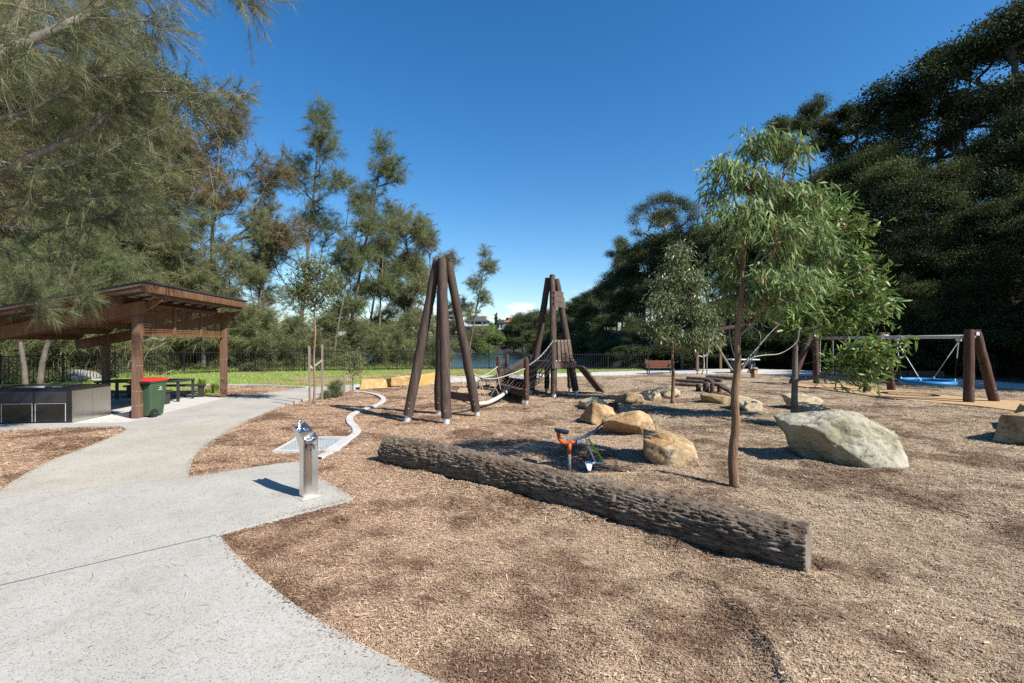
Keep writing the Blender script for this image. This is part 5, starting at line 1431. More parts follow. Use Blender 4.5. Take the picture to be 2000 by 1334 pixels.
for k, (a, b) in enumerate(((u0 + .012, .052), (.058, u1 - .012))):
    MB().frame(S((a + b) / 2, v0 + .012, .36), Vector((SU[0], SU[1], 0)) * (b - a) / 2, Vector((SV[0], SV[1], 0)) * .012, Vector((0, 0, .335))).build('end_panel', MAT['stainless_bbq'], bq)
for k in range(4):
    va = v0 + .12 + k * .64
    dr = MB().frame(S(u0 - .006, va + .29, .24), Vector((SV[0], SV[1], 0)) * .28, Vector((SU[0], SU[1], 0)) * .008, Vector((0, 0, .19))).build('door_panel', MAT['bbq_shade_dark'], bq)
    for dv in (0.0, .58): MB().bar(S(u0 - .016, va + dv, .05), S(u0 - .016, va + dv, .43), .008, .012, (SV[0], SV[1], 0)).build('door_trim', MAT['galv'], dr)
    MB().bar(S(u0 - .016, va, .435), S(u0 - .016, va + .58, .435), .008, .008).build('door_trim', MAT['galv'], dr)
    MB().frame(S(u0 - .006, va + .29, .57), Vector((SV[0], SV[1], 0)) * .30, Vector((SU[0], SU[1], 0)) * .006, Vector((0, 0, .115))).build('fascia_panel', MAT['dark_steel'], bq)
for va in (v0 + .55, v0 + 1.75):
    hp = MB().frame(S(.02, va + .2, hb + .012), Vector((SV[0], SV[1], 0)) * .36, Vector((SU[0], SU[1], 0)) * .30, Vector((0, 0, .012))).build('hotplate', MAT['stainless'], bq, bevel=.008)
    MB().frame(S(u0 + .13, va + .2, hb + .018), Vector((SV[0], SV[1], 0)) * .10, Vector((SU[0], SU[1], 0)) * .035, Vector((0, 0, .018))).build('control_box', MAT['galv'], bq, bevel=.006)

# table and seats
tb = thing('picnic_table', 'dark metal picnic table under the back of the shelter', 'table', S(3.45, 1.8, 0))
MB().frame(S(3.48, 1.85, .60), Vector((SU[0], SU[1], 0)) * .44, Vector((SV[0], SV[1], 0)) * 1.12, Vector((0, 0, .025))).build('tabletop', MAT['dark_steel'], tb, bevel=.006)
for (u, v) in ((3.09, .78), (3.88, .78), (3.09, 2.9), (3.88, 2.9), (3.09, 1.8), (3.88, 1.8)):
    MB().bar(S(u, v, .016), S(u, v, .58), .06, .06, (SU[0], SU[1], 0)).build('leg', MAT['dark_steel'], tb)
for (u, lab) in ((2.55, 'dark bench seat before the picnic table'), (4.40, 'dark bench seat behind the picnic table')):
    bs = thing('bench_seat', lab, 'bench', S(u, 1.8, 0), 'seats of the picnic table')
    MB().frame(S(u, 1.85, .375), Vector((SU[0], SU[1], 0)) * .17, Vector((SV[0], SV[1], 0)) * 1.12, Vector((0, 0, .025))).build('seat', MAT['dark_steel'], bs, bevel=.006)
    for v in (.80, 2.85): MB().bar(S(u, v, .0), S(u, v, .36), .28, .05, (SV[0], SV[1], 0)).build('leg', MAT['dark_steel'], bs)

# wheelie bin
bn = thing('wheelie_bin', 'dark green wheelie bin with a red lid beside the front shelter post', 'bin', (-8.44, 11.25, 0.016))
def ring(cx, cy, w, d_, z, r=.05, k=4):
    out = []
    for (sx, sy, a0) in ((1, 1, 0), (-1, 1, 90), (-1, -1, 180), (1, -1, 270)):
        for i in range(k + 1):
            a = math.radians(a0 + 90 * i / k); out.append(Vector((cx + sx * (w / 2 - r) + r * math.cos(a), cy + sy * (d_ / 2 - r) + r * math.sin(a), z)))
    return out
def loft(rings, cap=True):
    mb = MB(); n = len(rings[0]); vs = [p for r in rings for p in r]; fs = []
    for j in range(len(rings) - 1):
        for i in range(n): fs.append((j * n + i, j * n + (i + 1) % n, (j + 1) * n + (i + 1) % n, (j + 1) * n + i))
    if cap: fs += [tuple(range(n - 1, -1, -1)), tuple(range((len(rings) - 1) * n, len(rings) * n))]
    return mb.add(vs, fs)
bx_, by_ = -8.44, 11.25
body = loft([ring(bx_, by_ + .0, .40, .40, .05), ring(bx_, by_ + .0, .40, .41, .08), ring(bx_, by_ - .005, .455, .50, .50), ring(bx_, by_ - .01, .485, .54, .80), ring(bx_, by_ - .01, .52, .57, .803), ring(bx_, by_ - .01, .52, .57, .84)]).build('body', MAT['bin_green'], bn); smooth_by_angle(body, 35)
lid = loft([ring(bx_, by_ - .01, .55, .60, .842), ring(bx_, by_ - .01, .55, .60, .868), ring(bx_, by_ - .01, .50, .55, .890), ring(bx_, by_ - .01, .36, .40, .905)]).build('lid', MAT['bin_red'], bn); smooth_by_angle(lid, 50)
MB().tube([(bx_ - .23, by_ - .27, .80), (bx_ - .23, by_ - .36, .825), (bx_ + .23, by_ - .36, .825), (bx_ + .23, by_ - .27, .80)], .018, 8).build('handle', MAT['rubber'], bn)
MB().box((bx_, by_ - .29, .79), (.40, .05, .10)).build('handle_bracket', MAT['rubber'], bn)
for sx in (-1, 1):
    x = bx_ + sx * .235
    wh = MB().tube([(x - .025, by_ - .17, .10), (x + .025, by_ - .17, .10)], .10, 20).build('wheel', MAT['rubber'], bn)
    MB().tube([(x - .03, by_ - .17, .10), (x + .03, by_ - .17, .10)], .045, 14).build('hub', MAT['dark_steel'], wh)
# four small white printed lines on the side, too small to read
lab = MB()
for (z, yc, L, hh) in ((.700, 0.0, .055, .010), (.678, -.005, .10, .011), (.655, .0, .05, .010), (.632, -.01, .14, .011)):
    x = bx_ + .227 + (z - .5) * .05 + .004
    nl = max(2, int(L / .013)); 
    for i in range(nl):
        yy = by_ + .03 + yc - L / 2 + (i + .5) * L / nl
        lab.box((x, yy, z), (.003, L / nl * .68, hh * (1.0 if i % 3 else .8)))
lab.build('printed_lettering', MAT['white'], bn)['kind'] = 'stuff'

# ------------------------------------------------------------------ DRINKING FOUNTAIN
fb = G(603, 972)
fn = thing('drinking_fountain', 'stainless steel drinking fountain with a sloping trough top on the concrete', 'drinking fountain', (fb.x, fb.y, .014))
ax = Vector((-.72, .694, 0)); sd = Vector((.694, .72, 0))      # ax: towards its back
def FP(f, s, z): return Vector((fb.x, fb.y, 0)) + ax * f + sd * s + Vector((0, 0, z))
hw = .082
prof = [(-.055, -hw), (-.01, -.034), (-.01, .034), (-.055, hw), (.055, hw), (.055, -hw)]     # folded sheet: recessed centre, flanges forward
zt = lambda f: .68 + (f + .055) * .46
bot = [FP(f, s, .016) for f, s in prof]; top = [FP(f, s, zt(f) - (.0 if abs(s) > .05 else .03)) for f, s in prof]
mb = MB(); n = 6
mb.add(bot + top, [(i, (i + 1) % n, n + (i + 1) % n, n + i) for i in range(n)] + [tuple(range(5, -1, -1))])
mb.build('pedestal', MAT['stainless'], fn)
# head: V trough rising to the back
def trough(f, dz): return [FP(f, -hw, zt(f) + dz), FP(f, -.03, zt(f) - .045 + dz), FP(f, .03, zt(f) - .045 + dz), FP(f, hw, zt(f) + dz)]
q = trough(-.055, 0) + trough(.30, -.03)
q2 = [p - Vector((0, 0, .012)) for p in q]
tr = MB().add(q + q2, [(0, 1, 5, 4), (1, 2, 6, 5), (2, 3, 7, 6), (8, 12, 13, 9), (9, 13, 14, 10), (10, 14, 15, 11), (0, 8, 9, 1), (1, 9, 10, 2), (2, 10, 11, 3), (4, 5, 13, 12), (5, 6, 14, 13), (6, 7, 15, 14), (0, 4, 12, 8), (3, 11, 15, 7)]).build('trough', MAT['stainless'], fn)
cheek = MB()
for s in (-hw + .002, hw - .002):
    a = [FP(-.053, s, zt(-.055) - .10), FP(-.053, s, zt(-.055) - .004), FP(.298, s, zt(.30) - .036), FP(.056, s, zt(.055) - .16)]
    b = [p + sd * (.006 if s < 0 else -.006) for p in a]
    cheek.add(a + b, [(0, 1, 2, 3), (7, 6, 5, 4), (0, 4, 5, 1), (1, 5, 6, 2), (2, 6, 7, 3), (3, 7, 4, 0)])
cheek.build('cheek_plate', MAT['stainless'], fn)
MB().tube([FP(.26, 0, zt(.26) - .08), FP(.26, 0, zt(.26) - .0), FP(.23, 0, zt(.26) + .015)], [.022, .022, .016], 12).build('bubbler', MAT['stainless'], fn, smooth=True)
MB().add([FP(-.02, -.036, .60), FP(-.02, .036, .60), FP(-.055, .03, .575), FP(-.055, -.03, .575), FP(-.02, -.02, .545), FP(-.02, .02, .545)], [(0, 1, 2, 3), (3, 2, 5, 4), (0, 3, 4), (1, 5, 2)]).build('tap_hood', MAT['stainless'], fn)
MB().tube([FP(-.015, 0, .575), FP(-.045, 0, .57), FP(-.05, 0, .53)], .010, 8).build('bottle_tap', MAT['dark_steel'], fn)
MB().add([FP(-.12, -.12, .017), FP(-.12, .12, .017), FP(.11, .13, .017), FP(.11, -.13, .017), FP(-.056, -.084, .030), FP(-.056, .084, .030), FP(.056, .084, .030), FP(.056, -.084, .030)], [(0, 1, 5, 4), (1, 2, 6, 5), (2, 3, 7, 6), (3, 0, 4, 7), (4, 5, 6, 7)]).build('base_collar', MAT['concrete'], fn)

# grate and winding concrete edging
gc = [G(532, 884), G(581, 855.5), G(680, 855.5), G(640, 884)]
gr = thing('drain_grate', 'square metal drain grate in a pale concrete frame behind the fountain', 'grate', (gc[0] + gc[2]) / 2)
cen = (gc[0] + gc[1] + gc[2] + gc[3]) / 4
inn = [cen + (p - cen) * .86 for p in gc]
for i in range(4):
    a, b, c2, d2_ = gc[i], gc[(i + 1) % 4], inn[(i + 1) % 4], inn[i]
    MB().add([(p.x, p.y, z) for z in (-.05, .03) for p in (a, b, c2, d2_)], [(4, 5, 6, 7), (0, 1, 5, 4), (1, 2, 6, 5), (2, 3, 7, 6), (3, 0, 4, 7)]).build('frame', MAT['plain_concrete'], gr)
for k in range(16):
    f = (k + .5) / 16
    a = inn[0].lerp(inn[3], f); b = inn[1].lerp(inn[2], f)
    MB().bar((a.x, a.y, .012), (b.x, b.y, .012), .012, .03).build('bar', MAT['galv'], gr)
for k in range(7):
    f = (k + .5) / 7
    a = inn[0].lerp(inn[1], f); b = inn[3].lerp(inn[2], f)
    MB().bar((a.x, a.y, .015), (b.x, b.y, .015), .02, .032).build('cross_bar', MAT['galv'], gr)
MB().add([(p.x, p.y, -.02) for p in inn], [(0, 1, 2, 3)]).build('pit_lining', MAT['galv'], gr)
ch = GP([(691, 765.5), (716, 767.5), (739, 773), (749, 781), (739, 791), (714, 799.5), (697, 806), (684, 815), (684, 826), (694, 837), (696, 847), (683, 858), (663, 873), (646, 886), (620, 897)], 5)
mb = MB(); pts = np.array(ch); tn = np.gradient(pts, axis=0); tn = unit_rows(tn); nr = np.stack([-tn[:, 1], tn[:, 0]], 1) * .075
vs = []
for p, q_ in zip(pts, nr):
    for (s, z) in ((-1, -.05), (-1, .03), (-.85, .036), (.85, .036), (1, .03), (1, -.05)): vs.append((p[0] + q_[0] * s, p[1] + q_[1] * s, z))
fs = []
for i in range(len(pts) - 1):
    for k in range(5): fs.append((i * 6 + k, i * 6 + k + 1, (i + 1) * 6 + k + 1, (i + 1) * 6 + k))
mb.add(vs, fs).build_thing('garden_edging', MAT['plain_concrete'], 'white winding concrete edging running from the grate to the sandstone wall', 'edging', (pts[0][0], pts[0][1], 0))

# ------------------------------------------------------------------ FALLEN LOG
La = np.array((-1.80, 7.02)); Lb = np.array((2.28, 3.72))
lax = (Lb - La); LL = np.linalg.norm(lax); lax /= LL; lsd = np.array((-lax[1], lax[0]))
NL, NR = 780, 180
vs = np.empty((NL, NR, 3)); FUR = np.zeros((NL, NR))
for i in range(NL):
    t = i / (NL - 1); s = t * LL
    R = .212 - .028 * t + .012 * math.sin(s * 1.7)
    if t < .02: R *= .96
    cz = .175 + .01 * math.sin(s * 1.1)
    ox = .055 * math.sin(s * .75 + .4)
    for k in range(NR):
        a = 2 * math.pi * k / NR
        q = Vector((s * 1.35, math.cos(a) * 1.5, math.sin(a) * 1.5))
        w = mnoise.noise(Vector((s * .9, math.cos(a), math.sin(a)))) * .9
        aa = a + s * .25 + w * .25
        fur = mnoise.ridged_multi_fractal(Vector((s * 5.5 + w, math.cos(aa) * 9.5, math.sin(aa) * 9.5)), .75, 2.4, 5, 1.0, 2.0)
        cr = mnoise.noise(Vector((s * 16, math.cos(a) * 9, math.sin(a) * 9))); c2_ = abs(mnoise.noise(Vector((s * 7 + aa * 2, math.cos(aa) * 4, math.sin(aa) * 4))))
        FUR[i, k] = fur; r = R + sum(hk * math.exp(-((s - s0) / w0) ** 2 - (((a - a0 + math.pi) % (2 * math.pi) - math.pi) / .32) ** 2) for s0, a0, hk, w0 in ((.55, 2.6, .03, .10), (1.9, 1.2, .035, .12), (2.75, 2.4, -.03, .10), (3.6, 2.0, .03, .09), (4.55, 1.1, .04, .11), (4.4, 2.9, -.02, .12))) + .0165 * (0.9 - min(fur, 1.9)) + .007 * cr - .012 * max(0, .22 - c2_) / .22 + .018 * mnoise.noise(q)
        vs[i, k] = (La[0] + lax[0] * s + lsd[0] * (math.cos(a) * r + ox), La[1] + lax[1] * s + lsd[1] * (math.cos(a) * r + ox), cz + math.sin(a) * r)
idx = np.arange(NL * NR).reshape(NL, NR)
F = np.stack([idx[:-1].ravel(), np.roll(idx, -1, 1)[:-1].ravel(), np.roll(idx, -1, 1)[1:].ravel(), idx[1:].ravel()], 1)
lt = NT('rough_log_bark')
lv_ = lt.coord('Object')
cc = lt.ramp(lt.noise(lv_, 7, 8, .7), [(.25, (.13, .10, .076)), (.48, (.27, .22, .175)), (.68, (.38, .325, .27)), (.85, (.50, .44, .38))])
c3 = lt.ramp(lt.noise(lv_, 1.4, 4, .6), [(.35, (.72, .66, .60)), (.65, (1.1, 1.08, 1.05))])
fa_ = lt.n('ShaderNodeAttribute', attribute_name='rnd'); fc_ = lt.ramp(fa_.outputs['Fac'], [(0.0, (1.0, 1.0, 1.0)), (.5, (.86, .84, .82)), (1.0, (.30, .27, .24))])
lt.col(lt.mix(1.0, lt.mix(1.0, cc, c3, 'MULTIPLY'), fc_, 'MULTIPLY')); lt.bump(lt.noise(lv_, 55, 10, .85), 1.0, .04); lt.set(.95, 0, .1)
lorg = Vector((*((La + Lb) / 2), 0))
lg = thing('fallen_log', 'long rough barked log lying across the mulch in the foreground', 'log', lorg)
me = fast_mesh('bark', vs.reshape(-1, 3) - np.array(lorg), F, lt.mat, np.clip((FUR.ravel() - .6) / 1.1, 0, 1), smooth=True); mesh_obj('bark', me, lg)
et = NT('sawn_log_end'); ev = et.coord('Object')
et.col(et.ramp(et.noise(ev, 9, 6, .6), [(.3, (.10, .08, .065)), (.7, (.22, .185, .15))])); et.set(.9, 0, .1)
for i, sgn in ((0, -1), (NL - 1, 1)):
    mb = MB(); c = vs[i].mean(0) + np.array((lax[0], lax[1], 0)) * .0; rim = [tuple(c + (p - c) * .985 + np.array((lax[0], lax[1], 0)) * sgn * .012) for p in vs[i]]
    mb.add(rim + [tuple(c + np.array((lax[0], lax[1], 0)) * sgn * .006)], [(k, (k + 1) % NR, NR) for k in range(NR)])
    mb.add([tuple(p) for p in vs[i]] + rim, [(k, (k + 1) % NR, NR + (k + 1) % NR, NR + k) for k in range(NR)])
    mb.build('cut_end', et.mat, lg)
# ------------------------------------------------------------------ PLAY EQUIPMENT
def round_pole(p0, p1, r, seed, taper=.93, n=16):
    p0, p1 = vec(p0), vec(p1); rng = np.random.default_rng(seed); m = 14
    sd_ = (p1 - p0).orthogonal().normalized()
    pts = [p0.lerp(p1, i / (m - 1)) + sd_ * rng.normal(0, .006) for i in range(m)]
    rr = [r * (1 - (1 - taper) * i / (m - 1)) * (1 + rng.normal(0, .025)) for i in range(m)]
    rr[-1] *= .93
    return MB().tube(pts, rr, n)
def pole_part(root, foot, top, r, seed, mat='pole', shoe=True, name='pole'):
    foot, top = vec(foot), vec(top); d = (top - foot).normalized()
    lift = .13 if shoe else -.05
    o = round_pole(foot + d * lift, top, r, seed).build(name, MAT[mat], root); smooth_by_angle(o, 40)
    if shoe:
        MB().tube([foot - d * .06, foot + d * (lift + .02)], r * .66, 14).build('steel_shoe', MAT['galv'], root)
    bl = MB()
    for t in (.30, .42):
        q = foot + d * t; bl.tube([q + Vector((0, -r - .004, 0)), q + Vector((0, -r + .01, 0))], .012, 6)
    bl.build('bolt', MAT['galv'], root)
    return o

# near pole tetrapod
feet = [G(795, 823), G(857, 809), G(872, 829), G(932, 813)]
apex = P(866, 510, 11.0)
tops = [apex + Vector((-.14, 0, 0)), apex + Vector((-.05, .13, -.02)), apex + Vector((-.01, -.13, .03)), apex + Vector((.12, .02, -.03))]
tp = thing('climbing_pole_frame', 'tall frame of four dark leaning poles meeting at the top', 'play frame', (feet[0] + feet[3]) / 2)
for i, (f, t) in enumerate(zip(feet, tops)): pole_part(tp, f, t, (.112, .115, .112, .105)[i], 200 + i)
MB().bar(P(862, 769, 11.6), P(924, 778, 11.3), .07, .17).build('cross_beam', MAT['board'], tp)
# low square deck on four posts
dp = [Vector((-.43, 15.6, 0)), Vector((.40, 13.45, 0)), Vector((.62, 16.6, 0)), Vector((-.19, 18.2, 0))]
dk = thing('low_deck', 'low square timber deck with a post at each corner, between the pole frames', 'play deck', (dp[0] + dp[2]) / 2)
for i, p in enumerate(dp): pole_part(dk, p, p + Vector((0, 0, 1.27)), .078, 220 + i, 'pole_red' , True, 'post')
for i in range(4):
    a, b = dp[i], dp[(i + 1) % 4] if i != 1 else dp[2]
ring4 = [dp[0], dp[1], dp[2], dp[3]]
for i in range(4):
    a, b = ring4[i], ring4[(i + 1) % 4]; MB().bar((a.x, a.y, .29), (b.x, b.y, .29), .08, .17).build('edge_beam', MAT['pole_red'], dk)
for k in range(9):
    f = (k + .5) / 9; a = ring4[0].lerp(ring4[1], f); b = ring4[3].lerp(ring4[2], f); MB().bar((a.x, a.y, .39), (b.x, b.y, .39), .2, .035).build('deck_board', MAT['board'], dk)

# rope bridge between tetrapod and deck
rb = thing('rope_bridge', 'sagging bridge of a cream padded tube and cream hand ropes', 'rope bridge', (-.8, 12.9, 0))
tube_pts = [P(906, 781, 11.5), P(922, 787, 11.9), P(937, 788.5, 12.4), P(955, 785.5, 12.9), P(974, 776, 13.5), P(988, 766, 14.0)]
q = catmull3(tube_pts, 5); MB().tube(q, .055, 12).build('padded_tube', MAT['tube_cream'], rb, smooth=True)
MB().tube([P(987, 766.5, 14.0), P(999, 757, 14.4)], .045, 10).build('tube_end', MAT['navy'], rb)
MB().tube([P(899, 778, 11.4), P(907, 781.5, 11.5)], .045, 10).build('tube_end', MAT['navy'], rb)
hA = catmull3([P(922, 729, 11.4), P(935, 735, 11.7), P(950, 739.5, 12.1), P(972, 738.5, 12.6), P(1000, 730, 13.1), P(1025, 720, 13.4)], 4)
hB = catmull3([P(862, 733, 11.6), P(880, 735, 12.0), P(905, 736.5, 12.7), P(930, 735.5, 13.6), P(951, 731, 14.6), P(972, 716, 15.5)], 4)
MB().tube(hA, .014, 6).build('hand_rope', MAT['rope_cream'], rb); MB().tube(hB, .014, 6).build('hand_rope', MAT['rope_cream'], rb)
for hh in (hA, hB):
    m = len(hh); mt = len(q); zig = MB()
    for k in range(7):
        a = hh[int(1 + k * (m - 3) / 6)]; b = q[min(mt - 1, int((k + (.6 if k % 2 else -.2)) * (mt - 1) / 6.5))] if k > 0 else q[0]
        zig.tube([vec(a), vec(b)], .008, 5)
    zig.build('side_rope', MAT['rope_cream'], rb)

# climbing tower
tf = [G(1036, 769), G(1082, 777), G(1126, 771), Vector((1.50, 17.3, 0))]
tax = P(1078, 542, 16.3)
tt = [tax + Vector((-.12, .02, -.02)), tax + Vector((0, -.10, .06)), tax + Vector((.15, 0, -.06)), tax + Vector((.05, .14, -.02))]
tw = thing('climbing_tower', 'timber pole tower with a raised deck, plank panel, ramp and slide', 'play tower', (1.4, 16.2, 0))
for i, (f, t) in enumerate(zip(tf, tt)): pole_part(tw, f, t, (.115, .105, .11, .105)[i], 240 + i)
pole_part(tw, (2.05, 17.05, 0), (2.0, 17.0, 1.0), .09, 246, 'pole', True, 'support_post')
pole_part(tw, (1.20, 16.75, 0), (1.22, 16.7, 1.0), .09, 247, 'pole', True, 'support_post')
def on_pole(i, z):
    f, t = tf[i], tt[i]; return f.lerp(t, (z - f.z) / (t.z - f.z))
dc = [on_pole(i, .98) for i in range(4)]
cen4 = sum(dc, Vector()) / 4
dce = [cen4 + (p - cen4) * 1.22 for p in dc]
for i in range(4): 
    a, b = dce[i], dce[(i + 1) % 4]; MB().bar((a.x, a.y, .985), (b.x, b.y, .985), .07, .17).build('deck_beam', MAT['board'], tw)
for k in range(7):
    f = (k + .5) / 7; a = dce[0].lerp(dce[1], f); b = dce[3].lerp(dce[2], f); MB().bar((a.x, a.y, 1.085), (b.x, b.y, 1.085), .17, .03).build('deck_board', MAT['board'], tw)
def panel_pt(f, z, out=.13):
    p = on_pole(1, z).lerp(on_pole(2, z), f); nrm = Vector((on_pole(2, z).y - on_pole(1, z).y, -(on_pole(2, z).x - on_pole(1, z).x), 0)).normalized(); return p + nrm * out
for k in range(4):
    f = .14 + k * .24; MB().bar(panel_pt(f, 1.09), panel_pt(f, 1.80), .15, .045, panel_pt(.5, 1.4, 1.0) - panel_pt(.5, 1.4, 0)).build('panel_board', MAT['board'], tw)
for z in (1.14, 1.77): MB().bar(panel_pt(-.02, z, .09), panel_pt(1.04, z, .09), .04, .05).build('panel_rail', MAT['galv'], tw)
bl = MB()
for k in range(4):
    for z in (1.14, 1.77):
        p = panel_pt(.14 + k * .24, z, .15); bl.ellipsoid(p, (.018, .018, .018), 8, 6)
bl.build('bolt_caps', MAT['tie'], tw)['kind'] = 'stuff'
for k, z in enumerate((3.33, 3.15, 2.96)):
    a, b = panel_pt(-.16, z, .11), panel_pt(1.22, z - .01, .11); MB().bar(a, b, .045, .17).build('top_board', MAT['board'], tw, bevel=.008)
a, b = Vector((2.28, 16.25, .93)), Vector((3.02, 16.45, .05)); wv = (b - a).cross(Vector((0, 0, 1))).normalized()
rp = MB().bar(a, b, .62, .05).build('ramp', MAT['board'], tw)
for k in range(5):
    p = a.lerp(b, .12 + k * .19) + Vector((.02, 0, .045)); MB().bar(p - wv * .29, p + wv * .29, .05, .035).build('cleat', MAT['board'], rp)
for s in (-.26, .26): MB().tube([b.lerp(a, .06) + wv * s, Vector((b.x - .04, b.y, -.03)) + wv * s], .02, 6).build('ramp_foot', MAT['galv'], tw)
sp = catmull3([P(1045, 702, 16.9), P(1023, 711, 17.3), P(1000, 725, 17.7), P(978, 738, 18.1), P(962, 743, 18.3), P(945, 743, 18.5)], 5)
mb = MB(); n_ = len(sp); vs_ = []
dirx = Vector((sp[-1][0] - sp[0][0], sp[-1][1] - sp[0][1], 0)).normalized(); acr = Vector((-dirx.y, dirx.x, 0))
for p in sp:
    for (s, dz) in ((-.25, .14), (-.235, .14), (-.215, 0), (.215, 0), (.235, .14), (.25, .14), (.23, -.03), (-.23, -.03)): vs_.append(vec(p) + acr * s + Vector((0, 0, dz)))
fs_ = []
for i in range(n_ - 1):
    for k in range(8): fs_.append((i * 8 + k, i * 8 + (k + 1) % 8, (i + 1) * 8 + (k + 1) % 8, (i + 1) * 8 + k))
fs_ += [tuple(range(8)), tuple(range((n_ - 1) * 8 + 7, (n_ - 1) * 8 - 1, -1))]
mb.add(vs_, fs_).build('slide', MAT['galv'], tw, tri=True)
e0 = vec(sp[-1]); e1 = vec(sp[-3])
for s in (-.23, .23):
    MB().tube([e1 + acr * s, e0 + acr * s + Vector((0, 0, .02)), e0 + acr * s + dirx * .10 + Vector((0, 0, -.06)), Vector((e0.x, e0.y, .0)) + acr * s + dirx * .08], .022, 8).build('slide_leg', MAT['galv'], tw)
MB().bar(Vector((e0.x, e0.y, .05)) - acr * .3, Vector((e0.x, e0.y, .05)) + acr * .3, .05, .05).build('slide_sill', MAT['board'], tw)

# black rope net between the deck and the tower
nt_ = thing('climbing_net', 'black rope net tunnel rising from the low deck to the tower', 'rope net', (.7, 15.3, .4))
A0 = [Vector((.42, 13.62, 1.02)), Vector((.40, 13.75, .40)), Vector((.60, 16.3, .40)), Vector((.60, 16.4, 1.02))]
A1 = [P(1080, 668, 15.35), on_pole(1, 1.02), on_pole(0, 1.02), P(1048, 667, 16.3)]
def net_pt(t, s):
    f = s * 3; i = min(int(f), 2); f -= i
    p = A0[i].lerp(A0[i + 1], f); q_ = A1[i].lerp(A1[i + 1], f); r_ = p.lerp(q_, t); r_.z -= .18 * math.sin(math.pi * t) * (1 if 0 < s < 1 else .5); return r_
nb = MB()
for k in range(13): nb.tube([net_pt(t / 10, k / 12) for t in range(11)], .012, 5)
for j in range(10): nb.tube([net_pt((j + .5) / 10, s / 18) for s in range(19)], .011, 5)
nb.build('net_ropes', MAT['rope_black'], nt_)
for s in (0, 1):
    e_ = MB(); cl = MB()
    e_.tube([net_pt(t / 10, s) + Vector((0, 0, .03)) for t in range(11)], .015, 6); e_.build('edge_rope', MAT['grey_paint'], nt_)
    for t in range(0, 11): cl.ellipsoid(net_pt(t / 10, s) + Vector((0, 0, .03)), (.017, .017, .017), 8, 6)
    cl.build('rope_clamps', MAT['white'], nt_)['kind'] = 'stuff'
n2 = MB()
for k in range(6):      # slack ropes from the deck up to the post tops
    a = ring4[1].lerp(ring4[2], (k + .5) / 6) + Vector((0, 0, .42)); b = ring4[0].lerp(ring4[3], (k + .2) / 6) + Vector((0, 0, .95)); n2.tube([a, a.lerp(b, .5) - Vector((0, 0, .1)), b], .010, 5)
    a = ring4[0].lerp(ring4[3], (k + .5) / 6) + Vector((0, 0, .42)); b = ring4[0].lerp(ring4[3], (k + 1.2) / 6) + Vector((0, 0, .93)); n2.tube([a, b], .010, 5)
n2.tube([ring4[0] + Vector((0, 0, .95)), ring4[3] + Vector((0, 0, 1.0))], .012, 5)
n2.build('deck_net', MAT['rope_black'], nt_)

# sand digger
dg = thing('digger_toy', 'orange and grey sand digger with a navy seat and lime arm in the dark hollow', 'digger toy', (G(1112, 905).x, 6.9, -.1))
D = 6.9
MB().tube([Vector((X_at(1112, D), D, -.2)), P(1112, 884, D)], .026, 12).build('post', MAT['grey_paint'], dg, smooth=True)
MB().tube([P(1112, 886, D), P(1112, 864, D)], .030, 14).build('sleeve', MAT['orange'], dg, smooth=True)
MB().tube(catmull3([P(1128, 863, D + .02), P(1116, 864, D), P(1104, 865, D), P(1096, 862, D - .02), P(1091.5, 854, D - .03), P(1090.5, 844, D - .03)], 5), .027, 14).build('seat_tube', MAT['orange'], dg, smooth=True)
st = loft([[P(1081 + 7 * math.cos(a) * .0 + 16 + 15 * math.cos(a) * k, 841 + dy + 1.2 * math.cos(a) * 2.0, D - .03) + Vector((0, .085 * math.sin(a) * k, 0)) for a in np.linspace(0, 2 * math.pi, 17)[:-1]] for (k, dy) in ((.55, 5), (.9, 3.5), (1.0, 0), (.95, -1.8), (.6, -1.0))]).build('seat', MAT['navy'], dg); smooth_by_angle(st, 60)
MB().bar(P(1108, 860, D + .03), P(1143, 853, D + .06), .05, .035).build('boom', MAT['grey_paint'], dg, bevel=.006)
MB().bar(P(1141, 853.5, D + .06), P(1166, 840, D + .14), .05, .04).build('boom', MAT['grey_paint'], dg, bevel=.006)
MB().tube([P(1127, 863.5, D), P(1136, 862, D)], .034, 14).build('pivot', MAT['galv'], dg)
for (a, b, k) in (((1160, 843), (1178, 826), .14), ((1164, 846), (1176, 835), .05)):
    MB().tube([P(*a, D + k), P(*b, D + k + .06)], .014, 8).build('control_lever', MAT['rubber'], dg)
MB().tube(catmull3([P(1145, 857, D + .05), P(1151, 876, D + .0), P(1157, 890, D - .02), P(1163, 903, D - .02)], 3), .011, 8).build('linkage_rod', MAT['galv'], dg, smooth=True)
MB().tube(catmull3([P(1149, 857, D + .07), P(1160, 874, D + .05), P(1171, 890, D + .02), P(1176, 898, D), P(1176, 904, D)], 4), .014, 8).build('dipper_arm', MAT['lime'], dg, smooth=True)
MB().tube([P(1147, 908, D - .04), P(1160, 904, D - .02), P(1177, 905, D)], .018, 8).build('bucket_bar', MAT['galv'], dg)
bk = [P(1143, 905, D - .10), P(1157, 907, D - .10), P(1154, 919, D - .14), P(1149, 919, D - .14)]
bk2 = [p + Vector((.02, .13, 0)) for p in bk]
MB().add(bk + bk2, [(0, 1, 2, 3), (7, 6, 5, 4), (1, 5, 6, 2), (2, 6, 7, 3), (3, 7, 4, 0)]).build('bucket', MAT['galv'], dg)

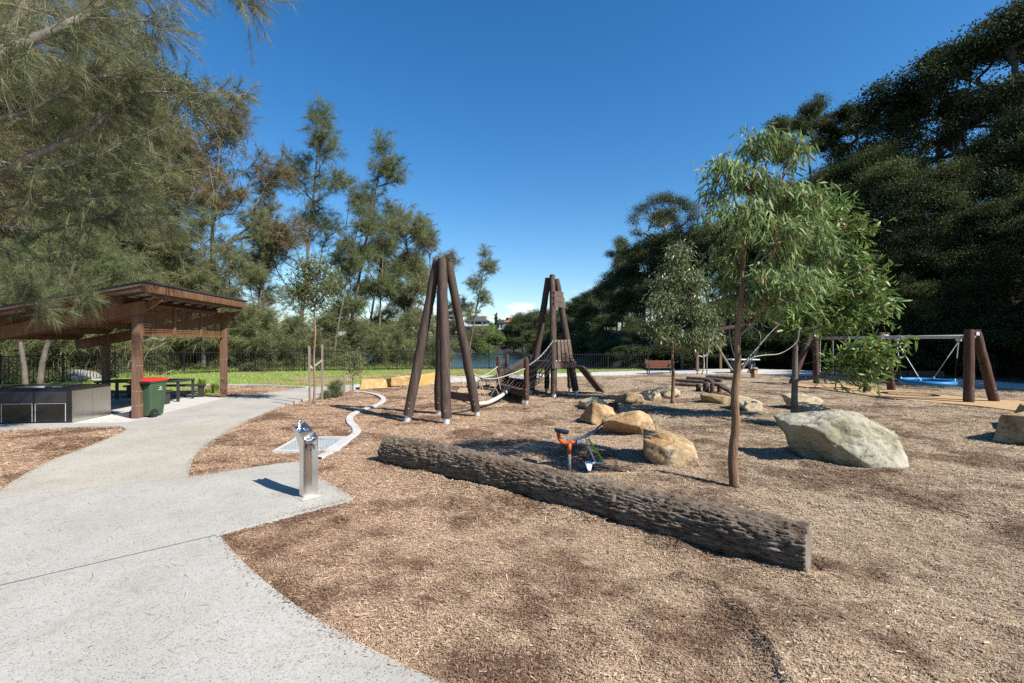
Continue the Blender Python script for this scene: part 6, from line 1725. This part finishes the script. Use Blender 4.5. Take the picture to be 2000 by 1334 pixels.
# ------------------------------------------------------------------ SWINGS
sw = thing('swing_set', 'long timber swing frame of three pole pairs with a steel beam', 'swing set', (13, 17, 0))
frames = [((1546, 751), (1584, 651), (1595, 750), (1592, 649)), ((1692, 766), (1721, 651), (1741, 763), (1730, 650)), ((1892, 787), (1893, 644), (1942, 785), (1906, 646))]
ends = []
for i, (f1, t1, f2, t2) in enumerate(frames):
    a, c = G(*f1), G(*f2); dm_ = (a.y + c.y) / 2
    b, d_ = P(*t1, dm_ - .02), P(*t2, dm_ + .04)
    pole_part(sw, a, b, .125 if i == 2 else .12, 300 + i, 'pole_red', False, 'post'); pole_part(sw, c, d_, .125, 310 + i, 'pole_red', False, 'post')
    ends.append(((b + d_) / 2 + Vector((0, 0, -.20))))
    for (k, q_) in ((0, c),):
        pass
    MB().box((ends[-1].x, ends[-1].y, ends[-1].z + .10), (.10, .30, .10), 0.1).build('bracket', MAT['galv'], sw)
e_a, e_b = ends[0].copy(), ends[2].copy(); e_a.z = e_b.z = 1.89
MB().tube([e_a, e_b + (e_b - e_a).normalized() * .05], .055, 14).build('beam', MAT['swing_beam'], sw, smooth=True)
def beam_at(px):
    best = min((abs(1000 + FPX * p.x / p.y - px), t) for t in [k / 400 for k in range(401)] for p in [e_a.lerp(e_b, t)]); return e_a.lerp(e_b, best[1])
def chain(root, a, b, r=.010, name='chain'):
    a, b = vec(a), vec(b); L = (b - a).length; m = max(2, int(L / .05)); mb = MB()
    for i in range(m):
        mb.bar(a.lerp(b, i / m), a.lerp(b, (i + .8) / m), r * (2.2 if i % 2 else .8), r * (.8 if i % 2 else 2.2), (1, 0.3, 0))
    return mb.build(name, MAT['galv'], root)
for (pa, pb, lab, sx) in ((1602, 1627, 'left flat swing seat hanging at the far end of the swing frame', 0), (1652, 1686, 'right flat swing seat hidden behind the bushy branch', 0)):
    a, b = beam_at(pa), beam_at(pb); s_ = thing('swing', lab, 'swing', ((a + b) / 2).to_tuple()[:2] + (.45,), 'flat swings')
    a2, b2 = a.copy(), b.copy(); a2.z = b2.z = .50
    chain(s_, a - Vector((0, 0, .05)), a2, .011); chain(s_, b - Vector((0, 0, .05)), b2, .011)
    MB().bar(a2 - Vector((0, 0, .03)), b2 - Vector((0, 0, .03)), .17, .035).build('seat', MAT['rubber'], s_, bevel=.008)
nc = P(1811, 745.5, 15.6); R_ = .66
ns = thing('nest_swing', 'blue round nest swing hanging from the right half of the frame', 'swing', nc)
bd = (e_b - e_a).normalized()
rim = [nc + Vector((math.cos(a) * R_, math.sin(a) * R_, .02 * math.sin(a))) for a in np.linspace(0, 2 * math.pi, 41)]
MB().tube(rim, .075, 10, cap=False).build('rim', MAT['blue'], ns, smooth=True)
web = MB()
for k in range(-4, 5):
    x = k * .14; L = math.sqrt(max(0, .60 ** 2 - x * x)); 
    web.tube([nc + Vector((x, -L, 0)), nc + Vector((x, 0, -.10)), nc + Vector((x, L, 0))], .012, 5); web.tube([nc + Vector((-L, x, 0)), nc + Vector((0, x, -.10)), nc + Vector((L, x, 0))], .012, 5)
web.build('net_ropes', MAT['rope_black'], ns)
ha, hb_ = beam_at(1752), beam_at(1872)
for h_, sgn in ((ha, -1), (hb_, 1)):
    low = h_ - Vector((0, 0, .14)); MB().box((h_ - Vector((0, 0, .08))).to_tuple(), (.08, .12, .10)).build('hanger', MAT['galv'], ns)
    for ang in (35, -35):
        a = math.radians(ang) + (math.pi if sgn < 0 else 0); e_ = nc + Vector((math.cos(a) * R_, math.sin(a) * R_, .09)); m_ = low.lerp(e_, .42)
        chain(ns, low, m_, .012); MB().tube([m_, e_], .010, 5).build('rope', MAT['rope_black'] if ang < 0 else MAT['galv'], ns)
        MB().ellipsoid(e_, (.03, .03, .04), 8, 6).build('rope_clamp', MAT['white'], ns)

# low timber wall behind the nest swing
lw_ = thing('timber_wall', 'low dark timber retaining wall behind the nest swing', 'retaining wall', (17.3, 21, 0))
a, b = Vector((15.9, 21.4, 0)), Vector((18.9, 21.2, 0))
for k in range(2):
    MB().bar(a + Vector((0, 0, .12 + k * .24)), b + Vector((0, 0, .12 + k * .22)), .16, .22).build('sleeper', MAT['pole_red'], lw_, bevel=.01)
for f in (.1, .5, .9): 
    p = a.lerp(b, f) + Vector((0, -.11, 0)); MB().bar(p, p + Vector((0, 0, .44)), .06, .05).build('stay', MAT['pole_red'], lw_)

# ------------------------------------------------------------------ BENCH, BALANCE LOGS, SPRING RIDER
bp = G(1289, 731); 
bnch = thing('park_bench', 'park bench with red brown timber slats on the far path', 'bench', (bp.x, bp.y, .015))
for k in range(4): 
    MB().box((bp.x, bp.y + .30 + k * .02, .43 + k * .085), (1.42, .03, .072)).build('back_slat', MAT['bench_wood'], bnch)
for k in range(4): MB().box((bp.x, bp.y - .14 + k * .105, .36), (1.42, .09, .03)).build('seat_slat', MAT['bench_wood'], bnch)
for s in (-.62, .62):
    fr = MB(); x = bp.x + s
    fr.bar((x, bp.y - .18, .016), (x, bp.y - .16, .36), .05, .05); fr.bar((x, bp.y + .24, .016), (x, bp.y + .24, .36), .05, .05); fr.bar((x, bp.y + .24, .36), (x, bp.y + .38, .74), .05, .05); fr.bar((x, bp.y - .18, .34), (x, bp.y + .26, .34), .05, .04)
    fr.bar((x, bp.y - .2, .53), (x, bp.y + .30, .53), .05, .03); fr.bar((x, bp.y - .18, .36), (x, bp.y - .18, .53), .04, .04)
    fr.build('end_frame', MAT['dark_steel'], bnch)
for (a, b, r, lab) in ((P(1312, 750.5, 19.2), P(1368, 752, 18.6), .075, 'lowest balance log lying nearest the pale boulders'), (P(1318, 744.5, 20.8), P(1383, 747, 19.8), .085, 'second balance log just behind the lowest one'), (P(1342, 738.5, 21.5), P(1410, 743.5, 20.2), .095, 'raised balance log with a rounded right end'), (P(1379, 735, 23.0), P(1437, 739, 22.2), .09, 'farthest balance log, half hidden by the nearest trunk')):
    if a.z < r: a.z = b.z = r * .92
    o = round_pole(a, b, r, int(a.x * 100)).build_thing('balance_log', MAT['log_grey'], lab, 'log', ((a + b) / 2).to_tuple()[:2] + (0,), 'balance logs'); smooth_by_angle(o, 40)
    if a.z > .14:
        pass
for (px, yt, yb, r, lab) in ((1364, 751, 765, .085, 'shortest timber stepping stump'), (1378.5, 747.5, 767, .105, 'widest timber stepping stump beside the shortest one')):
    g = G(px, yb); t = P(px, yt, g.y); o = round_pole((g.x, g.y, -.05), t, r, px and int(px)).build_thing('stepping_stump', MAT['pole'], lab, 'stump', g, 'stepping stumps'); smooth_by_angle(o, 40)
wb = thing('wavy_beam', 'wavy dark timber beam sloping from a trestle to the ground behind the nearest trunk', 'balance beam', G(1400, 770))
for (px, yb, yt) in ((1390.5, 770, 748), (1405, 768, 752)):
    g = G(px, yb); t = P(px, yt, g.y); o = round_pole((g.x, g.y, -.05), t, .075, int(px)).build('leg', MAT['pole'], wb); smooth_by_angle(o, 40)
wp = catmull3([P(1379, 741.5, 17.0), P(1388, 743, 16.7), P(1397, 750, 16.4), P(1408, 752.5, 16.1), P(1417, 759, 15.8), P(1426, 763, 15.6), P(1436, 774, 15.3)], 5)
mb = MB(); n_ = len(wp); vs_ = []; 
for p in wp:
    p = vec(p)
    for (s, dz) in ((-.14, .03), (.14, .03), (.14, -.05), (-.14, -.05)): vs_.append(p + Vector((.75 * s, .66 * s, dz)))
fs_ = [(i * 4 + k, i * 4 + (k + 1) % 4, (i + 1) * 4 + (k + 1) % 4, (i + 1) * 4 + k) for i in range(n_ - 1) for k in range(4)] + [(0, 1, 2, 3), tuple((n_ - 1) * 4 + k for k in (3, 2, 1, 0))]
mb.add(vs_, fs_).build('beam', MAT['pole'], wb)
sr_p = G(1470, 738); D = sr_p.y
sr = thing('spring_rider', 'spring rider with yellow discs and a grey seat at the far mulch edge', 'spring rider', sr_p)
hel = [Vector((sr_p.x + .09 * math.cos(k * .6), D + .09 * math.sin(k * .6), .02 + .30 * k / 44)) for k in range(45)]
MB().tube(hel, .020, 6).build('spring', MAT['dark_steel'], sr)
MB().box((sr_p.x + .05, D, .36), (.34, .12, .10)).build('body', MAT['rubber'], sr, bevel=.02)
MB().ellipsoid(P(1474, 720, D), (.17, .13, .075), 14, 8).build('seat', MAT['grey_paint'], sr, smooth=True)
for (px, py, r, mt) in ((1476.5, 726.5, .085, 'yellow'), (1462.5, 726, .065, 'orange')):
    p = P(px, py, D - .12); MB().tube([p, p + Vector((0, .05, 0))], r, 18).build('disc', MAT[mt], sr)
MB().tube([P(1466, 725, D), P(1468.5, 712, D)], .024, 8).build('column', MAT['galv'], sr)
MB().tube([P(1462.5, 711, D - .06), P(1468, 711.5, D), P(1473, 712.5, D + .06)], .018, 8).build('handlebar', MAT['rubber'], sr)
# second shelter and table in the shade
s2 = thing('shade_shelter', 'small rust brown roofed shelter in deep shade under the trees', 'shelter', (10.6, 28, 0))
for (x, y) in ((10.7, 27.9), (13.2, 28.1), (10.7, 30.4), (13.2, 30.6)): MB().bar((x, y, 0), (x, y, 2.5), .13, .13, (0, 1, 0)).build('post', MAT['shelter_post'], s2)
MB().bar((9.9, 29.1, 2.1), (13.9, 29.1, 2.75), 3.4, .06).build('roof', MAT['pole_red'], s2)  # rusty roof coloured dark brown to stand in for the tree shade
for y in (27.9, 30.3): MB().bar((10.0, y, 2.0), (13.8, y, 2.62), .06, .18).build('rafter', MAT['pole_red'], s2)
tb2 = thing('park_table', 'pale topped table in the shade behind the spring rider', 'table', (12.7, 26.6, 0))
MB().box((12.7, 26.6, .76), (1.5, .8, .06)).build('tabletop', MAT['galv'], tb2, bevel=.01)
for s in (-.5, .5): MB().box((12.7 + s, 26.6, .365), (.10, .6, .73)).build('leg', MAT['dark_steel'], tb2)
lp = MB().tube([P(1430, 724, 25.5), P(1396, 668, 25.9)], [.06, .05], 10).build_thing('leaning_pole', MAT['stake'], 'leaning grey pole left of the nearest trunk, in the shade', 'pole', P(1430, 724, 25.5))

# ------------------------------------------------------------------ HOUSES ACROSS THE LAKE
hm_w = M('white_render', (0.70, 0.69, 0.66), 1, .8); hm_g = M('grey_weatherboard', (0.36, 0.40, 0.44), 1, .8); hm_r = M('slate_roof', (0.075, 0.085, 0.10), 1, .7); hm_t = M('terracotta_roof', (0.40, 0.16, 0.11), 1, .8); hm_gl = M('window_glass', (0.02, 0.03, 0.04), 1, .1)
def hip(root, x0, x1, y0, y1, z, h, mat, name='roof'):
    w = (y1 - y0) / 2 * .9
    MB().add([(x0, y0, z), (x1, y0, z), (x1, y1, z), (x0, y1, z), (x0 + w, (y0 + y1) / 2, z + h), (x1 - w, (y0 + y1) / 2, z + h)], [(0, 1, 5, 4), (1, 2, 5), (2, 3, 4, 5), (3, 0, 4), (3, 2, 1, 0)]).build(name, mat, root)
def win(root, x0, x1, y, z0, z1):
    o = MB().box(((x0 + x1) / 2, y - .04, (z0 + z1) / 2), (x1 - x0 + .2, .08, z1 - z0 + .2)).build('window', hm_w, root)
    MB().box(((x0 + x1) / 2, y - .09, (z0 + z1) / 2), (x1 - x0, .06, z1 - z0)).build('pane', hm_gl, o)
hd = 190.0
h1 = thing('lake_house', 'white two storey house with a dark slate hip roof across the lake', 'house', (X_at(930, hd), hd, gh(X_at(930, hd), hd)))
x0, x1 = X_at(904, hd), X_at(953, hd)
MB().box(((x0 + x1) / 2, hd + 5, 5.0), (x1 - x0, 8, 6.6)).build('wall', hm_w, h1)
MB().box(((x0 + x1) / 2 + 1, hd + 5.5, 9.0), (x1 - x0 - 2.4, 7, 1.9)).build('upper_wall', hm_g, h1)
MB().box(((x0 + x1) / 2, hd + .2, 8.05), (x1 - x0, 2.4, .7)).build('balcony', hm_w, h1)
hip(h1, x0 + .5, x1 + .6, hd + .6, hd + 10, 9.9, 1.7, hm_r)
for (a, b, z0, z1) in ((.42, .60, 6.0, 7.0), (.66, .90, 5.9, 7.1), (.12, .30, 6.0, 7.0), (.2, .32, 3.2, 4.6), (.45, .62, 3.2, 4.6)): win(h1, x0 + (x1 - x0) * a, x0 + (x1 - x0) * b, hd + 1.0, z0, z1)
for (a, b) in ((.30, .40), (.46, .74), (.80, .90)): win(h1, x0 + (x1 - x0) * a, x0 + (x1 - x0) * b, hd + 2.0, 8.5, 9.6)
MB().box((x1 - 1.2, hd + 6, 11.3), (.7, .7, 1.6)).build('chimney', hm_t, h1)
h2 = thing('lake_house', 'grey gabled house with white trim right of the cypress across the lake', 'house', (X_at(976, 194), 194, gh(X_at(976, 194), 194)))
x0, x1 = X_at(966, 194), X_at(986, 194)
MB().box(((x0 + x1) / 2, 198, 5.6), (x1 - x0, 7, 7.4)).build('wall', hm_g, h2)
xm = (x0 + x1) / 2
MB().add([(x0 - .3, 194, 9.2), (x1 + .3, 194, 9.2), (xm, 194, 11.0), (x0 - .3, 202, 9.2), (x1 + .3, 202, 9.2), (xm, 202, 11.0)], [(0, 1, 2), (5, 4, 3), (0, 2, 5, 3), (1, 4, 5, 2), (0, 3, 4, 1)]).build('roof', hm_r, h2)
for a in (.3, .6): win(h2, x0 + (x1 - x0) * a, x0 + (x1 - x0) * (a + .18), 194.5, 7.4, 8.8)
MB().box((xm, 194.2, 6.7), (x1 - x0 + .2, .5, .25)).build('trim_band', hm_w, h2)
h3 = thing('lake_house', 'house with a terracotta roof partly hidden at the right end of the far bank', 'house', (X_at(996, 205), 205, gh(X_at(996, 205), 205)))
x0, x1 = X_at(985, 205), X_at(1006, 205)
MB().box(((x0 + x1) / 2, 209, 7), (x1 - x0, 7, 6)).build('wall', hm_w, h3); hip(h3, x0 - .4, x1 + .4, 204.5, 213.5, 10.0, 2.2, hm_t); win(h3, x0 + 1, x0 + 2.2, 205.5, 7.5, 8.8)
h4 = thing('lake_house', 'white house glimpsed between the casuarina trunks across the lake', 'house', (X_at(740, 195), 195, gh(X_at(740, 195), 195)))
x0, x1 = X_at(690, 195), X_at(770, 195)
MB().box(((x0 + x1) / 2, 199, 6), (x1 - x0, 7, 6)).build('wall', hm_w, h4); hip(h4, x0 - .4, x1 + .4, 194.5, 203.5, 9.0, 1.8, hm_r)
for k in range(5): win(h4, x0 + 1.5 + k * 3, x0 + 3 + k * 3, 195.5, 6.3, 7.8)
ter = MB().box((X_at(966, 180), 181, 1.9), (6.5, 8, 2.2)).box((X_at(972, 186), 187, 3.0), (5, 6, 2.2)).build_thing('garden_terrace', M('pale_green_terrace', (.34, .42, .30), 1, .9), 'pale green stepped garden terrace below the grey gabled house', 'terrace', (X_at(966, 180), 181, .8))
